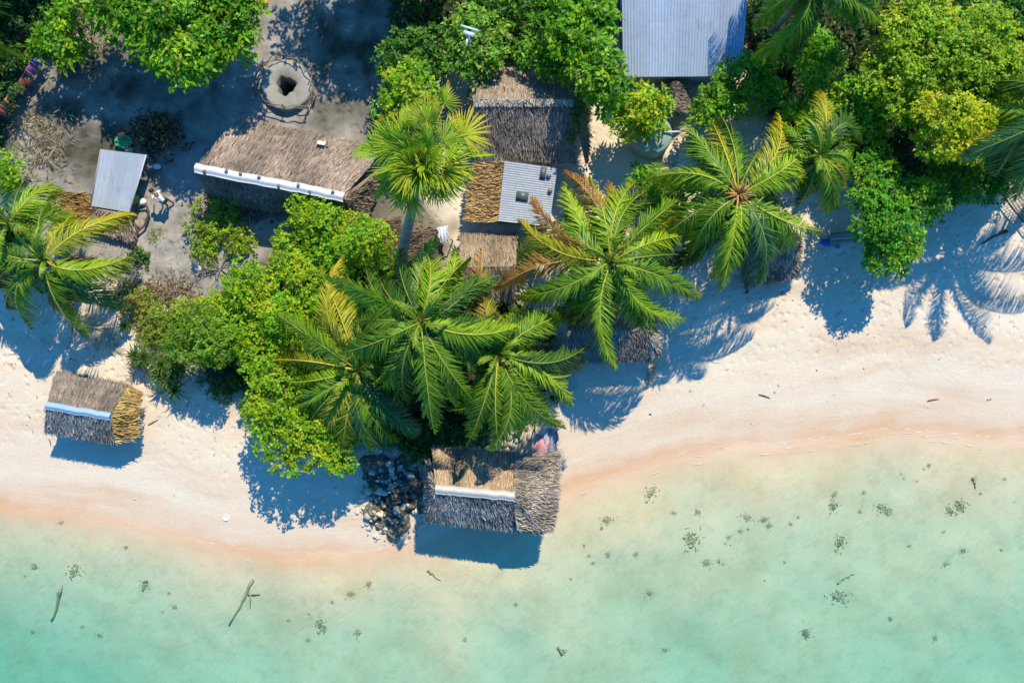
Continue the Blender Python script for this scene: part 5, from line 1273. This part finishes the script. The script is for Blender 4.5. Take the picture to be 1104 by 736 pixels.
def person():
    b = G(183,219); f = np.array([-.70,.62,0]); f /= np.linalg.norm(f); s = np.array([-f[1], f[0], 0])   # f: facing, s: to the left
    t = empty('person', b, 'person in a white shirt and dark shorts bending forward on the yard path', 'person')
    W = lambda fw, sd, z: b + f*fw + s*sd + np.array([0,0,z])
    J = dict(pel=W(0,0,.86), wai=W(.14,0,.99), che=W(.34,0,1.10), nec=W(.50,0,1.14), hea=W(.60,0,1.15), top=W(.70,0,1.14),
             hl=W(-.01,.10,.82), kl=W(.10,.12,.46), al=W(-.02,.13,.08), fl=W(.15,.14,.04), hr=W(-.01,-.10,.82), kr=W(.02,-.14,.45), ar=W(-.20,-.16,.09), fr=W(-.04,-.18,.04),
             sl=W(.42,.18,1.10), el=W(.52,.27,.84), wl=W(.66,.22,.62), pl=W(.70,.20,.54), sr=W(.42,-.18,1.10), er=W(.40,-.32,.86), wr=W(.52,-.30,.64), pr=W(.56,-.29,.56))
    R = dict(pel=.125, wai=.115, che=.13, nec=.055, hea=.085, top=.075, hl=.09, kl=.06, al=.04, fl=.035, hr=.09, kr=.06, ar=.04, fr=.035, sl=.06, el=.042, wl=.03, pl=.03, sr=.06, er=.042, wr=.03, pr=.03)
    E = ['pel wai','wai che','che nec','nec hea','hea top','pel hl','hl kl','kl al','al fl','pel hr','hr kr','kr ar','ar fr','che sl','sl el','el wl','wl pl','che sr','sr er','er wr','wr pr']
    fing = {}
    for sd, p, w_ in (('l','pl','wl'), ('r','pr','wr')):
        d = (J[p]-J[w_]); d /= np.linalg.norm(d); c = np.cross(d, f); c /= np.linalg.norm(c)
        for i, (o, L) in enumerate(((-.036,.07),(-.013,.085),(.012,.08),(.035,.065))):
            k = f'f{sd}{i}'; J[k+'a'] = J[p]+c*o+d*.02; J[k+'b'] = J[p]+c*o*1.15+d*(.02+L); R[k+'a'] = .011; R[k+'b'] = .008; E += [f'{p} {k}a', f'{k}a {k}b']
        k = f't{sd}'; J[k] = J[w_]*.4+J[p]*.6 + c*.06 + d*.03; R[k] = .011; E.append(f'{w_} {k}')
    names = list(J); ix = {n: i for i, n in enumerate(names)}
    skin = solid('brown_skin', (.20,.105,.065), .5); white = solid('white_shirt_cloth', (.78,.79,.83), .9); dark = solid('dark_shorts_cloth', (.03,.035,.05), .9); hairm = solid('black_hair', (.012,.01,.01), .5)
    skin_body('body', [J[n] for n in names], [(ix[a], ix[c]) for a, c in (e.split() for e in E)], [R[n] for n in names], skin, (.2,.1,.07), t)
    def part(nm, keys, ed, rr, mt):
        i = {n: q for q, n in enumerate(keys)}
        return skin_body(nm, [J[k] for k in keys], [(i[a], i[c]) for a, c in (e.split() for e in ed)], rr, mt, (1,1,1), t)
    J['ul'] = J['sl']*.4+J['el']*.6; J['ur'] = J['sr']*.4+J['er']*.6; J['cn'] = J['che']*.45+J['nec']*.55
    part('shirt', ['wai','pel','che','cn','sl','ul','sr','ur'], ['pel wai','wai che','che cn','che sl','sl ul','che sr','sr ur'], [.14,.14,.155,.09,.085,.07,.085,.07], white)
    J['ml'] = J['hl']*.35+J['kl']*.65; J['mr'] = J['hr']*.35+J['kr']*.65
    part('shorts', ['pel','hl','ml','hr','mr'], ['pel hl','hl ml','pel hr','hr mr'], [.15,.115,.095,.115,.095], dark)
    m = MB(); hc = (J['hea']+J['top'])/2 + np.array([0,0,.02]); m.blob(hc + f*.03 + [0,0,.03], (.12,.12,.11), (.02,.02,.02), 10, 14, .12, 2); m.build('hair', hairm, t, True)
    fd = f*.45+np.array([0,0,-.9]); fd /= np.linalg.norm(fd)
    m = MB(); m.blob(hc+fd*.115, (.022,.022,.03), (.2,.1,.07), 6, 8); m.build('nose', skin, t)
    for sg in (-1,1):
        m = MB(); m.blob(hc+fd*.10+s*sg*.035+f*.03, (.014,.014,.014), (.9,.9,.9), 6, 8); m.build('eye', white, t)
        m = MB(); m.blob(hc+s*sg*.105-f*.01, (.018,.02,.03), (.2,.1,.07), 6, 8); m.build('ear', skin, t)
person()

# ------------------------------------------------------------------ light, sky, camera
EL = math.radians(47); AZ = math.atan2(.34, .94)          # the sun stands up the picture, slightly to the right
w = bpy.data.worlds.new('World'); sc.world = w; w.use_nodes = True; nt = w.node_tree
sky = nt.nodes.new('ShaderNodeTexSky'); sky.sky_type = 'NISHITA'; sky.sun_disc = False
sky.sun_elevation = EL; sky.sun_rotation = AZ; sky.ozone_density = 6.0; sky.air_density = 1.0; sky.dust_density = .2
bg = nt.nodes['Background']; bg.inputs[1].default_value = .10; 
tint = nt.nodes.new('ShaderNodeMix'); tint.data_type = 'RGBA'; tint.blend_type = 'MULTIPLY'; tint.inputs[0].default_value = 1
tint.inputs[7].default_value = (.34, 1.30, 1.85, 1); nt.links.new(sky.outputs[0], tint.inputs[6]); nt.links.new(tint.outputs[2], bg.inputs[0])
sl = bpy.data.lights.new('sun', 'SUN'); sl.energy = 4.6; sl.angle = math.radians(.5); sl.color = (1, .90, .67)
so = bpy.data.objects.new('sun', sl); COL.objects.link(so)
dv = Vector((-math.sin(AZ)*math.cos(EL), -math.cos(AZ)*math.cos(EL), -math.sin(EL)))
so.rotation_euler = dv.to_track_quat('-Z', 'Y').to_euler()
cd = bpy.data.cameras.new('camera'); cam = bpy.data.objects.new('camera', cd); COL.objects.link(cam)
cam.location = (0, 0, H); cd.sensor_width = 36; cd.lens = 36*H/55.2; cd.clip_end = 2000
sc.camera = cam
sc.view_settings.view_transform = 'Standard'; sc.view_settings.look = 'None'; sc.view_settings.gamma = 1; sc.view_settings.use_curve_mapping = False
sc.view_settings.exposure = .3
sc.cycles.use_denoising = True; sc.cycles.max_bounces = 8; sc.cycles.transparent_max_bounces = 8; sc.cycles.caustics_reflective = False; sc.cycles.caustics_refractive = False
print('leaves', LEAF_COUNT[0])
